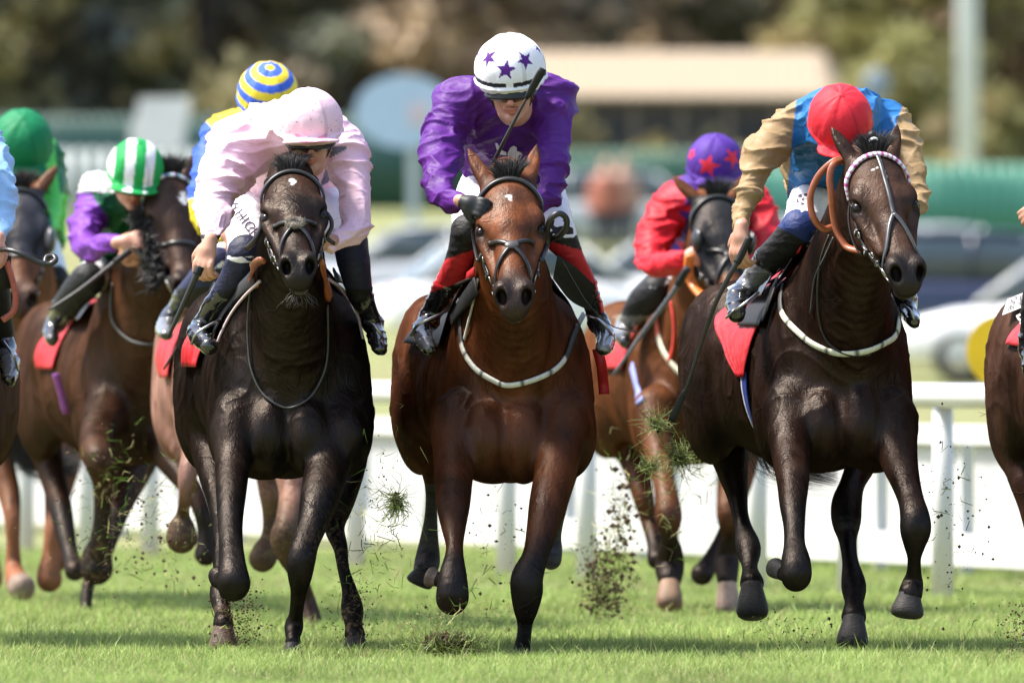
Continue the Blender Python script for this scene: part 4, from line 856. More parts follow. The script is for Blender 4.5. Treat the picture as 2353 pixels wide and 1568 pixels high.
JOC['red_cap'] = dict(vox=.006, bvox=.0045, label='jockey in blue silks with tan sleeves and red cap, reaching a whip down', head=(1930, 290, .42), pose=(47, 4, -4), hsc=.98,
  torso=[(1886, 440, 1.75, 60), (1900, 395, 1.5, 74), (1915, 330, 1.1, 96), (1932, 285, .85, 88), (1935, 275, .65, 60)], tw=1.25,
  tblobs=[(1940, 268, 1.0, 128, .16, 46), (1860, 330, 1.0, 46, .14, 70)],
  arms=[[(1838, 275, .85, 46), (1800, 305, .78, 44), (1755, 352, .70, 43), (1728, 420, .62, 34), (1712, 475, .56, 28), (1703, 515, .5, 19), (1702, 522, .5, 18)],
        [(2045, 280, .85, 46), (2080, 335, .75, 38), (2098, 400, .66, 34), (2112, 455, .58, 26), (2110, 475, .5, 21), (2080, 490, .42, 18)]],
  hands=[dict(w=(1702, 532, .48), a=(-.12, -.2, -1), n=(-.75, -.9, .1), curl=42, k=1.08), dict(w=(2070, 494, .4), a=(-1, -.3, 0), n=(.1, -1, .1), side=-1)],
  legs=[dict(pts=[(1885, 450, 1.6, 64), (1866, 480, 1.15, 56), (1838, 524, .93, 42), (1800, 562, .98, 34), (1762, 598, 1.04, 30), (1728, 640, 1.1, 23), (1716, 660, 1.12, 22)], knee=2, foot=[(1716, 658, 1.12, 23), (1692, 690, 1.0, 26), (1692, 722, .88, 20)], bands=[(330, 548, (.018, .035, .14)), (664, 728, (.14, .14, .15))], slant=-.55, iron=[(1668, 730, .9), (1690, 712, .82), (1722, 688, .82), (1742, 672, .9)]),
        dict(pts=[(1935, 470, 1.6, 60), (1995, 520, 1.25, 46), (2040, 560, 1.1, 36), (2062, 610, 1.15, 30), (2075, 660, 1.2, 26), (2082, 700, 1.2, 22)], knee=2, foot=[(2082, 700, 1.2, 22), (2092, 722, 1.1, 19), (2098, 738, .98, 16)], iron=[(2070, 700, 1.0), (2090, 712, .95), (2100, 735, .95)])],
  breech_spots=[(1838, 450, 5), (1845, 458, 5), (1832, 462, 4), (1850, 448, 4), (1842, 468, 4), (1905, 498, 5), (1900, 512, 4), (1908, 524, 4)],
  jacket=lambda P, dT, dA, J: np.where(((uvof(P)[0] < 1822-.1*(uvof(P)[1]-300)) | (uvof(P)[0] > 2066-.35*(uvof(P)[1]-262)))[:, None], V(*TAN), V(*BLUE)), cap=capplain(srgb(226, 44, 58)), seed=9)
JOC['red_stars'] = dict(vox=.008, bvox=.008, label='jockey in red sleeves with purple cap covered in red stars', head=(1643, 395, 8.3), pose=(24, 6, -2), hsc=1.02, peak=1,
  torso=[(1620, 640, 9.6, 70), (1620, 570, 9.3, 78), (1625, 500, 8.9, 80), (1635, 455, 8.6, 68), (1640, 430, 8.5, 44)], tw=1.25,
  tblobs=[(1560, 470, 8.6, 52, .12, 48), (1712, 470, 8.6, 56, .12, 48)],
  arms=[[(1545, 468, 8.6, 46), (1512, 525, 8.5, 46), (1497, 585, 8.35, 38), (1505, 612, 8.2, 30), (1545, 604, 8.0, 26), (1572, 594, 7.9, 18)],
        [(1728, 470, 8.6, 48), (1752, 530, 8.5, 42), (1755, 590, 8.35, 34), (1725, 615, 8.2, 26), (1690, 600, 8.0, 18)]],
  hands=[dict(w=(1578, 590, 7.9), a=(.8, -.3, .3), n=(-.3, -1, .2)), dict(w=(1684, 598, 7.98), a=(-1, -.2, .2), n=(0, -1, .1), side=-1)],
  legs=[dict(pts=[(1580, 640, 9.5, 52), (1545, 650, 9.1, 40), (1510, 668, 8.8, 36), (1480, 690, 8.85, 34), (1455, 720, 8.9, 26), (1435, 748, 9.0, 19)], knee=2, foot=[(1435, 746, 9.0, 20), (1428, 768, 8.9, 20), (1436, 785, 8.8, 15)], bands=[(725, 765, (.15, .15, .15))]),
        dict(pts=[(1660, 640, 9.5, 52), (1700, 650, 9.1, 40), (1735, 670, 8.8, 34), (1755, 710, 8.9, 28), (1770, 750, 9.0, 20)], knee=2, foot=[(1770, 750, 9.0, 20), (1782, 785, 8.8, 16)])],
  jacket=lambda P, dT, dA, J: np.where((dA < dT+.004)[:, None], np.array(srgb(214, 30, 46)), np.where((noise(P*16, 7) > .25)[:, None], np.array(srgb(216, 36, 60)), np.array(srgb(76, 42, 140)))),
  cap=stars(srgb(225, 45, 60), srgb(78, 42, 140), [(-.42, .30, .052, .1), (.62, .52, .046, -.2), (-1.35, .45, .03, 0), (1.4, .4, .03, 0), (2.6, .4, .03, 0)]), seed=13)
JOC['green_white'] = dict(vox=.008, bvox=.007, label='jockey in purple sleeved silks and green and white striped cap', head=(309, 405, 7.9), pose=(30, 4, 6), hsc=1.0, goggles=1, gcol=(.16, .08, .05), grim=(.03, .03, .03),
  torso=[(262, 620, 9.4, 62), (268, 560, 9.0, 66), (280, 500, 8.6, 66), (285, 450, 8.4, 58), (295, 430, 8.2, 44)], tw=1.2,
  tblobs=[(245, 440, 8.5, 50, .12, 36)],
  arms=[[(225, 440, 8.5, 38), (205, 490, 8.4, 40), (196, 545, 8.25, 36), (205, 572, 8.1, 29), (240, 566, 7.9, 24), (270, 558, 7.8, 16)],
        [(350, 450, 8.5, 40), (385, 520, 8.4, 36), (375, 575, 8.2, 28), (340, 580, 8.0, 18)]],
  hands=[dict(w=(278, 556, 7.78), a=(1, -.3, .12), n=(-.2, -1, .3), k=1.05), dict(w=(332, 580, 7.95), a=(-1, -.3, 0), n=(0, -1, 0), side=-1)],
  legs=[dict(pts=[(255, 620, 9.3, 50), (232, 622, 8.9, 42), (205, 640, 8.6, 36), (178, 668, 8.65, 34), (150, 705, 8.75, 30), (132, 740, 8.85, 22)], knee=2, foot=[(132, 740, 8.85, 22), (118, 760, 8.8, 20), (120, 780, 8.7, 15)]),
        dict(pts=[(300, 620, 9.3, 50), (345, 640, 8.9, 40), (385, 665, 8.6, 34), (400, 710, 8.7, 28), (410, 750, 8.8, 20)], knee=2, foot=[(410, 750, 8.8, 20), (420, 780, 8.7, 15)])],
  jacket=lambda P, dT, dA, J: np.where((P[:, 2] > W(0, 442, 8.4)[2])[:, None], V(.78, .78, .80), np.where((dA < dT+.004)[:, None], np.array(srgb(122, 58, 170)), np.array(srgb(10, 92, 56)))),
  cap=lambda L, az, J, P: np.where((L[:, 1] > -.022)[:, None], np.array(srgb(22, 150, 72)), np.where((np.sin(L[:, 0]*76+.6) > 0)[:, None], np.array(srgb(24, 158, 78)), V(.80, .80, .83))), seed=17)
JOC['yellow_blue'] = dict(vox=.008, bvox=.007, label='jockey in blue and yellow silks and ringed blue and yellow cap', head=(614, 236, 5.4), pose=(34, 5, 2), hsc=1.04,
  torso=[(560, 520, 7.0, 68), (562, 440, 6.6, 76), (572, 360, 6.2, 80), (590, 310, 5.9, 66), (605, 285, 5.7, 48)], tw=1.2,
  tblobs=[(530, 305, 6.0, 58, .12, 44), (650, 300, 6.0, 40, .12, 40)],
  arms=[[(505, 320, 5.95, 44), (482, 385, 5.8, 42), (468, 450, 5.65, 36), (472, 500, 5.5, 32), (500, 530, 5.35, 25), (522, 542, 5.25, 17)],
        [(665, 320, 5.95, 42), (690, 400, 5.8, 36), (690, 470, 5.65, 32), (650, 520, 5.4, 24), (620, 540, 5.25, 17)]],
  hands=[dict(w=(528, 546, 5.2), a=(.75, -.4, -.5), n=(-.3, -1, .5), k=1.15), dict(w=(612, 545, 5.2), a=(-1, -.3, 0), n=(0, -1, 0), side=-1)],
  legs=[dict(pts=[(540, 550, 6.8, 52), (520, 575, 6.4, 42), (500, 605, 6.0, 36), (470, 640, 6.05, 34), (430, 680, 6.15, 28), (400, 722, 6.25, 22)], knee=2, foot=[(400, 722, 6.25, 22), (378, 748, 6.15, 21), (382, 768, 6.0, 15)], bands=[(540, 660, (.016, .02, .06)), (728, 765, (.15, .15, .15))]),
        dict(pts=[(620, 550, 6.8, 52), (650, 590, 6.4, 42), (680, 620, 6.0, 36), (700, 680, 6.1, 28), (715, 740, 6.2, 20)], knee=2, foot=[(715, 740, 6.2, 20), (722, 775, 6.0, 15)])],
  jacket=lambda P, dT, dA, J: np.where(((uvof(P)[1] < 288+(uvof(P)[0]-482)*.8) | (uvof(P)[1] > 456))[:, None], np.array(srgb(240, 212, 48)), np.array(srgb(58, 98, 214))),
  cap=lambda L, az, J, P: np.where((np.sin((np.arccos(np.clip(-(L[:, 1]+.040)/.118, -1, 1)))*pi/.262+1.2) > 0)[:, None], np.array(srgb(242, 214, 60)), np.array(srgb(66, 104, 212))), seed=21)
JOC['green'] = dict(vox=.009, bvox=.008, label='jockey in green silks and plain green cap at the left edge', head=(50, 345, 11.0), pose=(42, 2, 2), hsc=1.16,
  torso=[(60, 560, 12.2, 66), (60, 480, 11.9, 74), (55, 410, 11.6, 74), (52, 370, 11.3, 64), (50, 360, 11.1, 46)], tw=1.25,
  tblobs=[(90, 370, 11.5, 46, .14, 60)],
  arms=[[(-30, 380, 11.4, 40), (-60, 440, 11.2, 36), (-60, 500, 11.0, 30), (-20, 520, 10.9, 18)],
        [(108, 385, 11.4, 38), (118, 440, 11.2, 32), (116, 495, 11.0, 28), (95, 525, 10.8, 18)]],
  hands=[dict(w=(88, 530, 10.8), a=(-1, -.3, 0), n=(0, -1, 0), side=-1)],
  legs=[dict(pts=[(30, 570, 12, 50), (-15, 610, 11.6, 40), (-50, 640, 11.3, 34), (-70, 700, 11.4, 28), (-80, 750, 11.5, 20)], knee=2),
        dict(pts=[(85, 570, 12, 50), (110, 610, 11.6, 40), (125, 640, 11.3, 32), (135, 700, 11.4, 26), (140, 750, 11.5, 20)], knee=2)],
  jacket=lambda P, dT, dA, J: np.where(((np.abs(P[:, 0]-W(112, 0, 11.3)[0]+.15*(P[:, 2]-W(0, 330, 11.3)[2])) < .022) | (np.abs(P[:, 2]-W(0, 468, 11.2)[2]) < .045))[:, None], np.array(srgb(96, 226, 96)), np.array(srgb(8, 112, 66))),
  cap=capplain(srgb(14, 122, 76)), seed=25)
JOC['light_blue'] = dict(vox=.008, bvox=.006, label='jockey cut off by the left edge, light blue sleeve and one boot in view', head=(-150, 250, 1.4), pose=(35, 0, 0),
  torso=[(-150, 470, 2.7, 84), (-150, 400, 2.4, 90), (-150, 330, 2.0, 92), (-150, 290, 1.8, 78), (-150, 275, 1.6, 50)], tw=1.25,
  arms=[[(-255, 310, 1.8, 54), (-300, 400, 1.6, 46), (-300, 480, 1.4, 38), (-240, 540, 1.2, 20)],
        [(-50, 320, 1.8, 56), (-18, 390, 1.6, 46), (0, 460, 1.45, 40), (2, 515, 1.3, 30), (-4, 548, 1.2, 19)]],
  hands=[dict(w=(-6, 556, 1.18), a=(-.2, -.5, -1), n=(.5, -1, .1), side=-1), dict(w=(-232, 545, 1.2), a=(1, -.3, -.3), n=(0, -1, 0))],
  legs=[dict(pts=[(-200, 490, 2.6, 66), (-245, 540, 2.1, 46), (-275, 590, 1.9, 38), (-300, 680, 2.0, 28), (-320, 750, 2.1, 22)], knee=2, foot=[(-320, 750, 2.1, 22), (-330, 800, 1.9, 18)]),
        dict(pts=[(-100, 490, 2.6, 66), (-55, 540, 2.1, 46), (-25, 590, 1.9, 38), (-5, 680, 2.0, 28), (8, 770, 2.1, 22), (12, 800, 2.1, 22)], knee=2, foot=[(12, 800, 2.1, 22), (24, 840, 1.95, 22), (22, 872, 1.85, 15)], bands=[(800, 862, (.15, .15, .15))], iron=[(5, 780, 1.9), (30, 815, 1.85), (42, 850, 1.9)])],
  jacket=plain(srgb(150, 196, 236)), cap=capplain(srgb(150, 196, 236)), seed=29)
JOC['offright'] = dict(vox=.008, bvox=.006, label='jockey cut off by the right edge, only fingers and a black boot in view', head=(2600, 290, .5), pose=(35, 0, 0),
  torso=[(2560, 480, 1.8, 80), (2565, 410, 1.5, 88), (2575, 340, 1.1, 90), (2590, 300, .9, 76), (2600, 300, .7, 50)], tw=1.25,
  arms=[[(2480, 330, .9, 52), (2440, 400, .75, 44), (2440, 450, .6, 34), (2418, 476, .5, 22), (2408, 484, .48, 17)],
        [(2700, 330, .9, 54), (2740, 410, .8, 46), (2740, 490, .6, 38), (2690, 540, .5, 20)]],
  hands=[dict(w=(2408, 486, .46), a=(-1, -.3, -.2), n=(-.2, -1, .4))],
  legs=[dict(pts=[(2500, 490, 1.7, 64), (2450, 540, 1.3, 46), (2420, 590, 1.1, 38), (2392, 680, 1.15, 40), (2375, 760, 1.2, 30), (2368, 800, 1.2, 27)], knee=2, foot=[(2368, 800, 1.2, 27), (2372, 850, 1.1, 24)]),
        dict(pts=[(2620, 490, 1.7, 64), (2670, 540, 1.3, 46), (2700, 590, 1.1, 38), (2730, 680, 1.15, 28), (2745, 780, 1.2, 22)], knee=2)],
  jacket=plain(srgb(230, 230, 60)), cap=capplain(srgb(200, 40, 50)), seed=33)
# ------------------------------------------------------------------ ground
GP = [(-20, 0), (88, 0), (105, .12), (150, .75), (175, 1.2), (190, 1.62), (215, 2.3), (240, 3.2), (290, 4.5), (330, 4.9), (420, 6.5), (520, 12), (700, 30), (1000, 62), (1400, 90), (2600, 130)]
def gz(y): return float(np.interp(y, [p[0] for p in GP], [p[1] for p in GP]))
def turf_material():
    m = bpy.data.materials.new('turf'); m.use_nodes = True; N = m.node_tree.nodes; L = m.node_tree.links; b = N['Principled BSDF']
    b.inputs['Roughness'].default_value = .9; b.inputs['Specular IOR Level'].default_value = .15
    tc = N.new('ShaderNodeTexCoord'); n1 = N.new('ShaderNodeTexNoise'); n1.inputs['Scale'].default_value = .9; n1.inputs['Detail'].default_value = 8; L.new(tc.outputs['Object'], n1.inputs[0])
    r = N.new('ShaderNodeValToRGB'); r.color_ramp.elements[0].position = .36; r.color_ramp.elements[0].color = (.20, .165, .09, 1); r.color_ramp.elements[1].position = .62; r.color_ramp.elements[1].color = (.20, .235, .085, 1)
    e = r.color_ramp.elements.new(.48); e.color = (.22, .23, .10, 1)
    L.new(n1.outputs['Fac'], r.inputs[0])
    n2 = N.new('ShaderNodeTexNoise'); n2.inputs['Scale'].default_value = 30; n2.inputs['Detail'].default_value = 6; L.new(tc.outputs['Object'], n2.inputs[0])
    mr = N.new('ShaderNodeMapRange'); mr.inputs['From Min'].default_value = .3; mr.inputs['From Max'].default_value = .7; mr.inputs['To Min'].default_value = .55; mr.inputs['To Max'].default_value = 1.35; L.new(n2.outputs['Fac'], mr.inputs[0])
    mx = N.new('ShaderNodeVectorMath'); mx.operation = 'SCALE'; L.new(r.outputs[0], mx.inputs[0]); L.new(mr.outputs[0], mx.inputs['Scale']); L.new(mx.outputs[0], b.inputs['Base Color'])
    bp = N.new('ShaderNodeBump'); bp.inputs['Distance'].default_value = .03; L.new(n2.outputs['Fac'], bp.inputs['Height']); L.new(bp.outputs[0], b.inputs['Normal'])
    return m
M['turf'] = turf_material()
def ground():
    xs = np.concatenate([np.linspace(-1500, -40, 8), np.linspace(-30, 30, 21), np.linspace(40, 1500, 8)]); ys = np.array(sorted(set([p[0] for p in GP]+list(range(-10, 320, 10)))))
    v = [(x, y, gz(y)) for y in ys for x in xs]; m = len(xs)
    f = [[i*m+j, i*m+j+1, (i+1)*m+j+1, (i+1)*m+j] for i in range(len(ys)-1) for j in range(m-1)]
    tag(mesh_obj('ground', v, f, M['turf']), kind='structure')
ground()
def blade_material(nm='grass_blade'):
    m = material(nm, rough=.55, spec=.3, vary=.15, vscale=3); N = m.node_tree.nodes; L = m.node_tree.links
    t = N.new('ShaderNodeBsdfTranslucent'); mx = N.new('ShaderNodeMixShader'); mx.inputs[0].default_value = .38; b = N['Principled BSDF']; o = N['Material Output']
    src = b.inputs['Base Color'].links[0].from_socket; L.new(src, t.inputs[0]); L.new(b.outputs[0], mx.inputs[1]); L.new(t.outputs[0], mx.inputs[2]); L.new(mx.outputs[0], o.inputs[0]); return m
M['blade'] = blade_material()
def blades(x, y, z, h, w_, lean, rg, col):
    n = len(x); a = rg.uniform(0, 2*pi, n); dx, dy = np.cos(a), np.sin(a); b = rg.uniform(0, 2*pi, n); lx, ly = np.cos(b)*lean*h, np.sin(b)*lean*h
    V_ = np.zeros((n, 5, 3))
    for k, (t, ww) in enumerate(((0, 1), (0, -1), (.55, .8), (.55, -.8), (1, 0))):
        V_[:, k, 0] = x+lx*t*t+dx*w_*ww/2; V_[:, k, 1] = y+ly*t*t+dy*w_*ww/2; V_[:, k, 2] = z+h*t*(1-.25*lean*t)
    i = np.arange(n)*5
    F_ = np.vstack([np.stack([i, i+1, i+3, i+2], 1), np.stack([i+2, i+3, i+4, i+4], 1)])
    tri = np.stack([i+2, i+3, i+4], 1); quad = np.stack([i, i+1, i+3, i+2], 1)
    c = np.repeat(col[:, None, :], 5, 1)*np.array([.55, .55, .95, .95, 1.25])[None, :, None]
    return V_.reshape(-1, 3), quad, tri, c.reshape(-1, 3)
def mesh_mixed(name, Vt, quad, tri, mat, col, kind=None, parent=None, loc=None):
    me = bpy.data.meshes.new(name); base = origin(parent) if parent else (np.zeros(3) if loc is None else np.array(loc))
    me.vertices.add(len(Vt)); me.vertices.foreach_set('co', (Vt-base).astype(np.float32).ravel())
    lt = np.concatenate([quad.ravel(), tri.ravel()]); ls = np.concatenate([np.arange(len(quad))*4, len(quad)*4+np.arange(len(tri))*3])
    me.loops.add(len(lt)); me.loops.foreach_set('vertex_index', lt.astype(np.int32)); me.polygons.add(len(ls)); me.polygons.foreach_set('loop_start', ls.astype(np.int32)); me.update(calc_edges=True)
    me.polygons.foreach_set('use_smooth', np.ones(len(ls), bool)); a = me.attributes.new('Col', 'FLOAT_COLOR', 'POINT'); c4 = np.ones((len(Vt), 4), np.float32); c4[:, :3] = col; a.data.foreach_set('color', c4.ravel())
    me.materials.append(mat); o = bpy.data.objects.new(name, me); sc.collection.objects.link(o)
    if parent: o.parent = parent
    elif loc is not None: o.location = loc
    return o
def grass():
    rg = np.random.default_rng(2); V_, Qs, Ts, Cs, n0 = [], [], [], [], 0
    for (y0, y1, dens, hs) in ((41, 46.5, 2600, 1.0), (46.5, 51, 2900, 1.0), (51, 56, 1900, 1.0), (56, 63, 1100, 1.0), (63, 76, 450, 1.1)):
        wd = .0383*y1+.5; n = int((y1-y0)*2*wd*dens); x = rg.uniform(-wd, wd, n); y = rg.uniform(y0, y1, n); P = np.column_stack([x, y, 0*x])
        pt = fbm(P*V(1.6, .8, 1), 3); p2 = noise(P*V(5, 3, 1), 9); keep = rg.random(n) < .55+.45*sstep(-.5, .1, pt+.4*p2); x, y, pt, p2 = x[keep], y[keep], pt[keep], p2[keep]; n = len(x)
        h = hs*(.030+.030*rg.random(n)**1.5+.022*np.clip(pt+.3*p2, -.5, 1))*(1+.7*(rg.random(n) < .04)); h = np.maximum(h, .012)
        # a kink of trodden turf under the runners
        c = mix(V(.175, .265, .050), V(.36, .46, .15), rg.random(n)); c = mix(c, V(.36, .36, .15), (rg.random(n) < .14)*.8); c = mix(c, V(.45, .38, .20), (rg.random(n) < .05)*.9)
        c = c*(1+.30*pt+.12*p2)[:, None]
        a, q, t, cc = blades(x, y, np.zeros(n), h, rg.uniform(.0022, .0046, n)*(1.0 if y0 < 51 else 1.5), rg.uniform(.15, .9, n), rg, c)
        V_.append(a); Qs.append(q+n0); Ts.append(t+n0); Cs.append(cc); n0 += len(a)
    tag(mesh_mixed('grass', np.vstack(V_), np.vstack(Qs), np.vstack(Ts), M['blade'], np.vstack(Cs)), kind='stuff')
grass()

# ------------------------------------------------------------------ running rail and white barrier
M['plastic'] = material('white_plastic', rough=.35, spec=.4, vary=.05, vscale=3, color=(.58, .58, .575))
M['paint'] = material('painted', rough=.5, spec=.4, vary=.08, vscale=4)
M['panel'] = material('barrier_panel', rough=.5, spec=.3, vary=.10, vscale=2, color=(.43, .43, .43))
def rail():
    f = lambda y: 2.26-.289*(y-59.0)
    root = empty('running_rail', (f(59), 59, 0), 'white plastic running rail with curved posts just behind the horses', 'rail')
    ys = np.linspace(50, 104, 60); mb = MB(); P = np.array([(f(y), y, .925) for y in ys]); Q = []
    d = nrm(P[1]-P[0]); s_ = nrm(np.cross(d, V(0, 0, 1)))
    v = []; n = 14
    for p in P: v += [p+s_*cos(2*pi*j/n)*.075+V(0, 0, sin(2*pi*j/n)*.058) for j in range(n)]
    mb.add(v, [[i*n+j, i*n+(j+1) % n, (i+1)*n+(j+1) % n, (i+1)*n+j] for i in range(len(P)-1) for j in range(n)]+[list(range(n)), [len(v)-1-j for j in range(n)]])
    mb.build('top_bar', M['plastic'], root, usecol=False)
    y = 50.6
    while y < 103:
        p = V(f(y), y, 0); q = MB(); q.tube([p+s_*.0+V(0, 0, -.02), p+V(0, 0, .45), p+V(0, 0, .90)], [.050, .048, .046], 12); q.build('post', M['plastic'], root, usecol=False); y += 1.36
    g = lambda y: 2.34-.289*(y-67.0)
    root = empty('barrier', (g(67), 67, 0), 'white solid panel barrier standing beyond the running rail', 'barrier')
    y = 55.0
    while y < 118:
        a, b = V(g(y), y, 0), V(g(y+1.18), y+1.18, 0); c = (a+b)/2; R = np.array([d, s_, V(0, 0, 1)]); q = MB(); q.box(c+V(0, 0, .40), (1.16, .035, .56), R); q.build('panel', M['panel'], root, smooth=False, usecol=False)
        q = MB(); q.box(a-d*(-.04)+s_*.0-d*.07+V(0, 0, .37), (.06, .06, .76), R); q.build('post', M['plastic'], root, smooth=False, usecol=False); y += 1.36
    for z, h in ((.72, .10), (.14, .16)):
        a, b = V(g(55), 55, z), V(g(118), 118, z); q = MB(); q.box((a+b)/2-s_*.045, (np.linalg.norm(b-a), .05, h), np.array([d, s_, V(0, 0, 1)])); q.build('board', M['plastic'], root, smooth=False, usecol=False)
rail()
def text_parts(s, size, bold=0.0):
    cu = bpy.data.curves.new('t', 'FONT'); cu.body = s; cu.size = size; cu.offset = bold*size; cu.align_x = 'CENTER'; cu.align_y = 'CENTER'; cu.resolution_u = 3
    o = bpy.data.objects.new('t', cu); sc.collection.objects.link(o); dg = bpy.context.evaluated_depsgraph_get(); me = o.evaluated_get(dg).to_mesh()
    v = np.array([x.co[:] for x in me.vertices]); f = [list(p.vertices) for p in me.polygons]; o.evaluated_get(dg).to_mesh_clear(); bpy.data.objects.remove(o); bpy.data.curves.remove(cu)
    return v, f
def disc_sign():
    D = 70.5; c = V((2303-1176)*D/FPX, D, CH-(806-CV)*D/FPX); root = empty('distance_marker', (c[0], c[1], 0), 'round yellow marker disc with a black figure behind the rail', 'sign')
    r = .192; mb = MB(); n = 48; v = [c+V(r*cos(t), -.012, r*sin(t)) for t in np.linspace(0, 2*pi, n, endpoint=False)]+[c+V(r*cos(t), .012, r*sin(t)) for t in np.linspace(0, 2*pi, n, endpoint=False)]
    mb.add(v, [list(range(n))[::-1], list(range(n, 2*n))]+[[i, (i+1) % n, n+(i+1) % n, n+i] for i in range(n)], (.90, .56, .015)); mb.build('disc', M['paint'], root, smooth=False)
    v, f = text_parts('5', .26, .02); v = np.column_stack([c[0]+v[:, 0], np.full(len(v), c[1]-.017), c[2]+v[:, 1]]); mb = MB(); mb.add(v, f, (.02, .02, .02)); mb.build('figure', M['paint'], root, smooth=False)
    mb = MB(); mb.tube([V(c[0], c[1]+.04, -.02), V(c[0], c[1]+.04, c[2]+.05)], .03, 10, (.75, .75, .74)); mb.build('post', M['paint'], root)
disc_sign()

# ------------------------------------------------------------------ parked cars
M['carpaint'] = material('car_paint', rough=.25, spec=.5, coat=.6, vary=.02); M['glassdark'] = material('car_glass', rough=.05, spec=.8, color=(.05, .07, .08)); M['tyre'] = material('tyre', rough=.8, color=(.02, .02, .02)); M['hub'] = material('wheel_rim', rough=.3, metal=.8, color=(.5, .5, .52))
M['tail'] = material('tail_lamp', rough=.2, color=(.5, .02, .02)); M['lamp'] = material('head_lamp', rough=.1, color=(.8, .8, .8))
def car(u, D, yaw, col, label, hh=1.0, group='cars parked beyond the course', ln=4.3, kind='car'):
    x, z = (u-1176)*D/FPX, gz(D); a = radians(yaw); R = np.array([[cos(a), sin(a), 0], [-sin(a), cos(a), 0], [0, 0, 1.0]])
    o = V(x, D, z); P = lambda p: o+V(*p)@R; root = empty('parked_car' if kind == 'car' else 'parked_van', o, label, kind, group); L2 = ln/2
    def loft(st, n=20):
        v = []; f = []
        for (X, hw, z0, z1, rz) in st:
            for j in range(n):
                t = 2*pi*j/n; cx, sz = cos(t), sin(t); e = .35; v.append(P((X, hw*np.sign(cx)*abs(cx)**e, (z0+z1)/2+(z1-z0)/2*np.sign(sz)*abs(sz)**rz)))
        m = len(st); f = [[i*n+j, (i+1)*n+j, (i+1)*n+(j+1) % n, i*n+(j+1) % n] for i in range(m-1) for j in range(n)]+[[j for j in range(n)], [(m-1)*n+n-1-j for j in range(n)]]
        return v, f
    b = [(-L2, .62, .42, .72, .6), (-L2+.06, .80, .30, .88, .5), (-L2+.5, .86, .22, .96, .4), (-.8, .88, .20, .98, .4), (.7, .88, .20, .96, .4), (L2-.75, .86, .22, .88, .4), (L2-.2, .80, .26, .74, .45), (L2, .64, .36, .60, .6)]
    v, f = loft([(q[0], q[1], q[2], q[3]*hh, q[4]) for q in b]); mb = MB(); mb.add(v, f, col); body = mb.build('body', M['carpaint'], root)
    t = 1.46*hh; cb = [(-L2+.35, .70, .90*hh, .96*hh, .5), (-L2+.85, .68, .90*hh, t-.10, .5), (-L2+1.3, .66, .90*hh, t, .5), (.1, .66, .90*hh, t, .5), (.55, .67, .90*hh, t-.10, .5), (1.15, .72, .90*hh, .95*hh, .5)]
    v, f = loft(cb); mb = MB(); mb.add(v, f); mb.build('window_glass', M['glassdark'], root, usecol=False)
    v, f = loft([(-L2+.95, .60, t-.06, t+.012, .7), (-L2+1.3, .63, t-.05, t+.02, .7), (.1, .63, t-.05, t+.02, .7), (.42, .60, t-.08, t+.0, .7)]); mb = MB(); mb.add(v, f, col)
    for s_ in (-1, 1):
        for (xa, za, xb, zb) in ((1.12, .94*hh, .48, t-.04), (-L2+.42, .95*hh, -L2+.98, t-.04), (-.25, .93*hh, -.25, t-.02), (-1.1, .93*hh, -1.1, t-.02)): mb.tube([P((xa, s_*.715, za)), P((xb, s_*.64, zb))], .03, 6, col)
    mb.build('roof', M['carpaint'], root)
    for s_ in (-1, 1):
        for X in (-L2+.85, L2-.85):
            q = P((X, s_*.80, .32)); w_ = MB(); w_.torus(q, R[1], .25, .075, 20, 8); wo = w_.build('wheel', M['tyre'], root, usecol=False); h_ = MB(); h_.sphere(q, (.22, .06, .22), R, 8); h_.build('rim', M['hub'], wo, usecol=False)
        q = MB(); q.sphere(P((L2-.12, s_*.60, .62*hh)), (.10, .16, .07), R, 6); q.build('headlight', M['lamp'], root, usecol=False)
        q = MB(); q.sphere(P((-L2+.08, s_*.64, .78*hh)), (.07, .13, .11), R, 6); q.build('tail_light', M['tail'], root, usecol=False)
SILVER, WHITE = (.42, .43, .45), (.78, .78, .78)
car(985, 190, 186, SILVER, 'silver grey car parked between the pink and purple riders'); car(1230, 177, 12, WHITE, 'white car parked low behind the bright bay horse'); car(640, 196, 4, (.30, .31, .33), 'dark silver car parked behind the pink rider')
car(1560, 180, 172, (.70, .73, .74), 'pale silver car parked behind the red sleeved rider'); car(1830, 196, 5, (.55, .56, .58), 'grey car parked behind the reaching rider'); car(2270, 165, 2, (.016, .022, .050), 'dark navy car parked behind the nearer white car', 1.18); car(2470, 157, 174, WHITE, 'nearest white car parked at the right edge')
car(2160, 190, 4, (.62, .63, .66), 'small pale car roof seen above the navy car'); car(1440, 236, 3, (.34, .37, .38), 'distant grey car before the green fence')

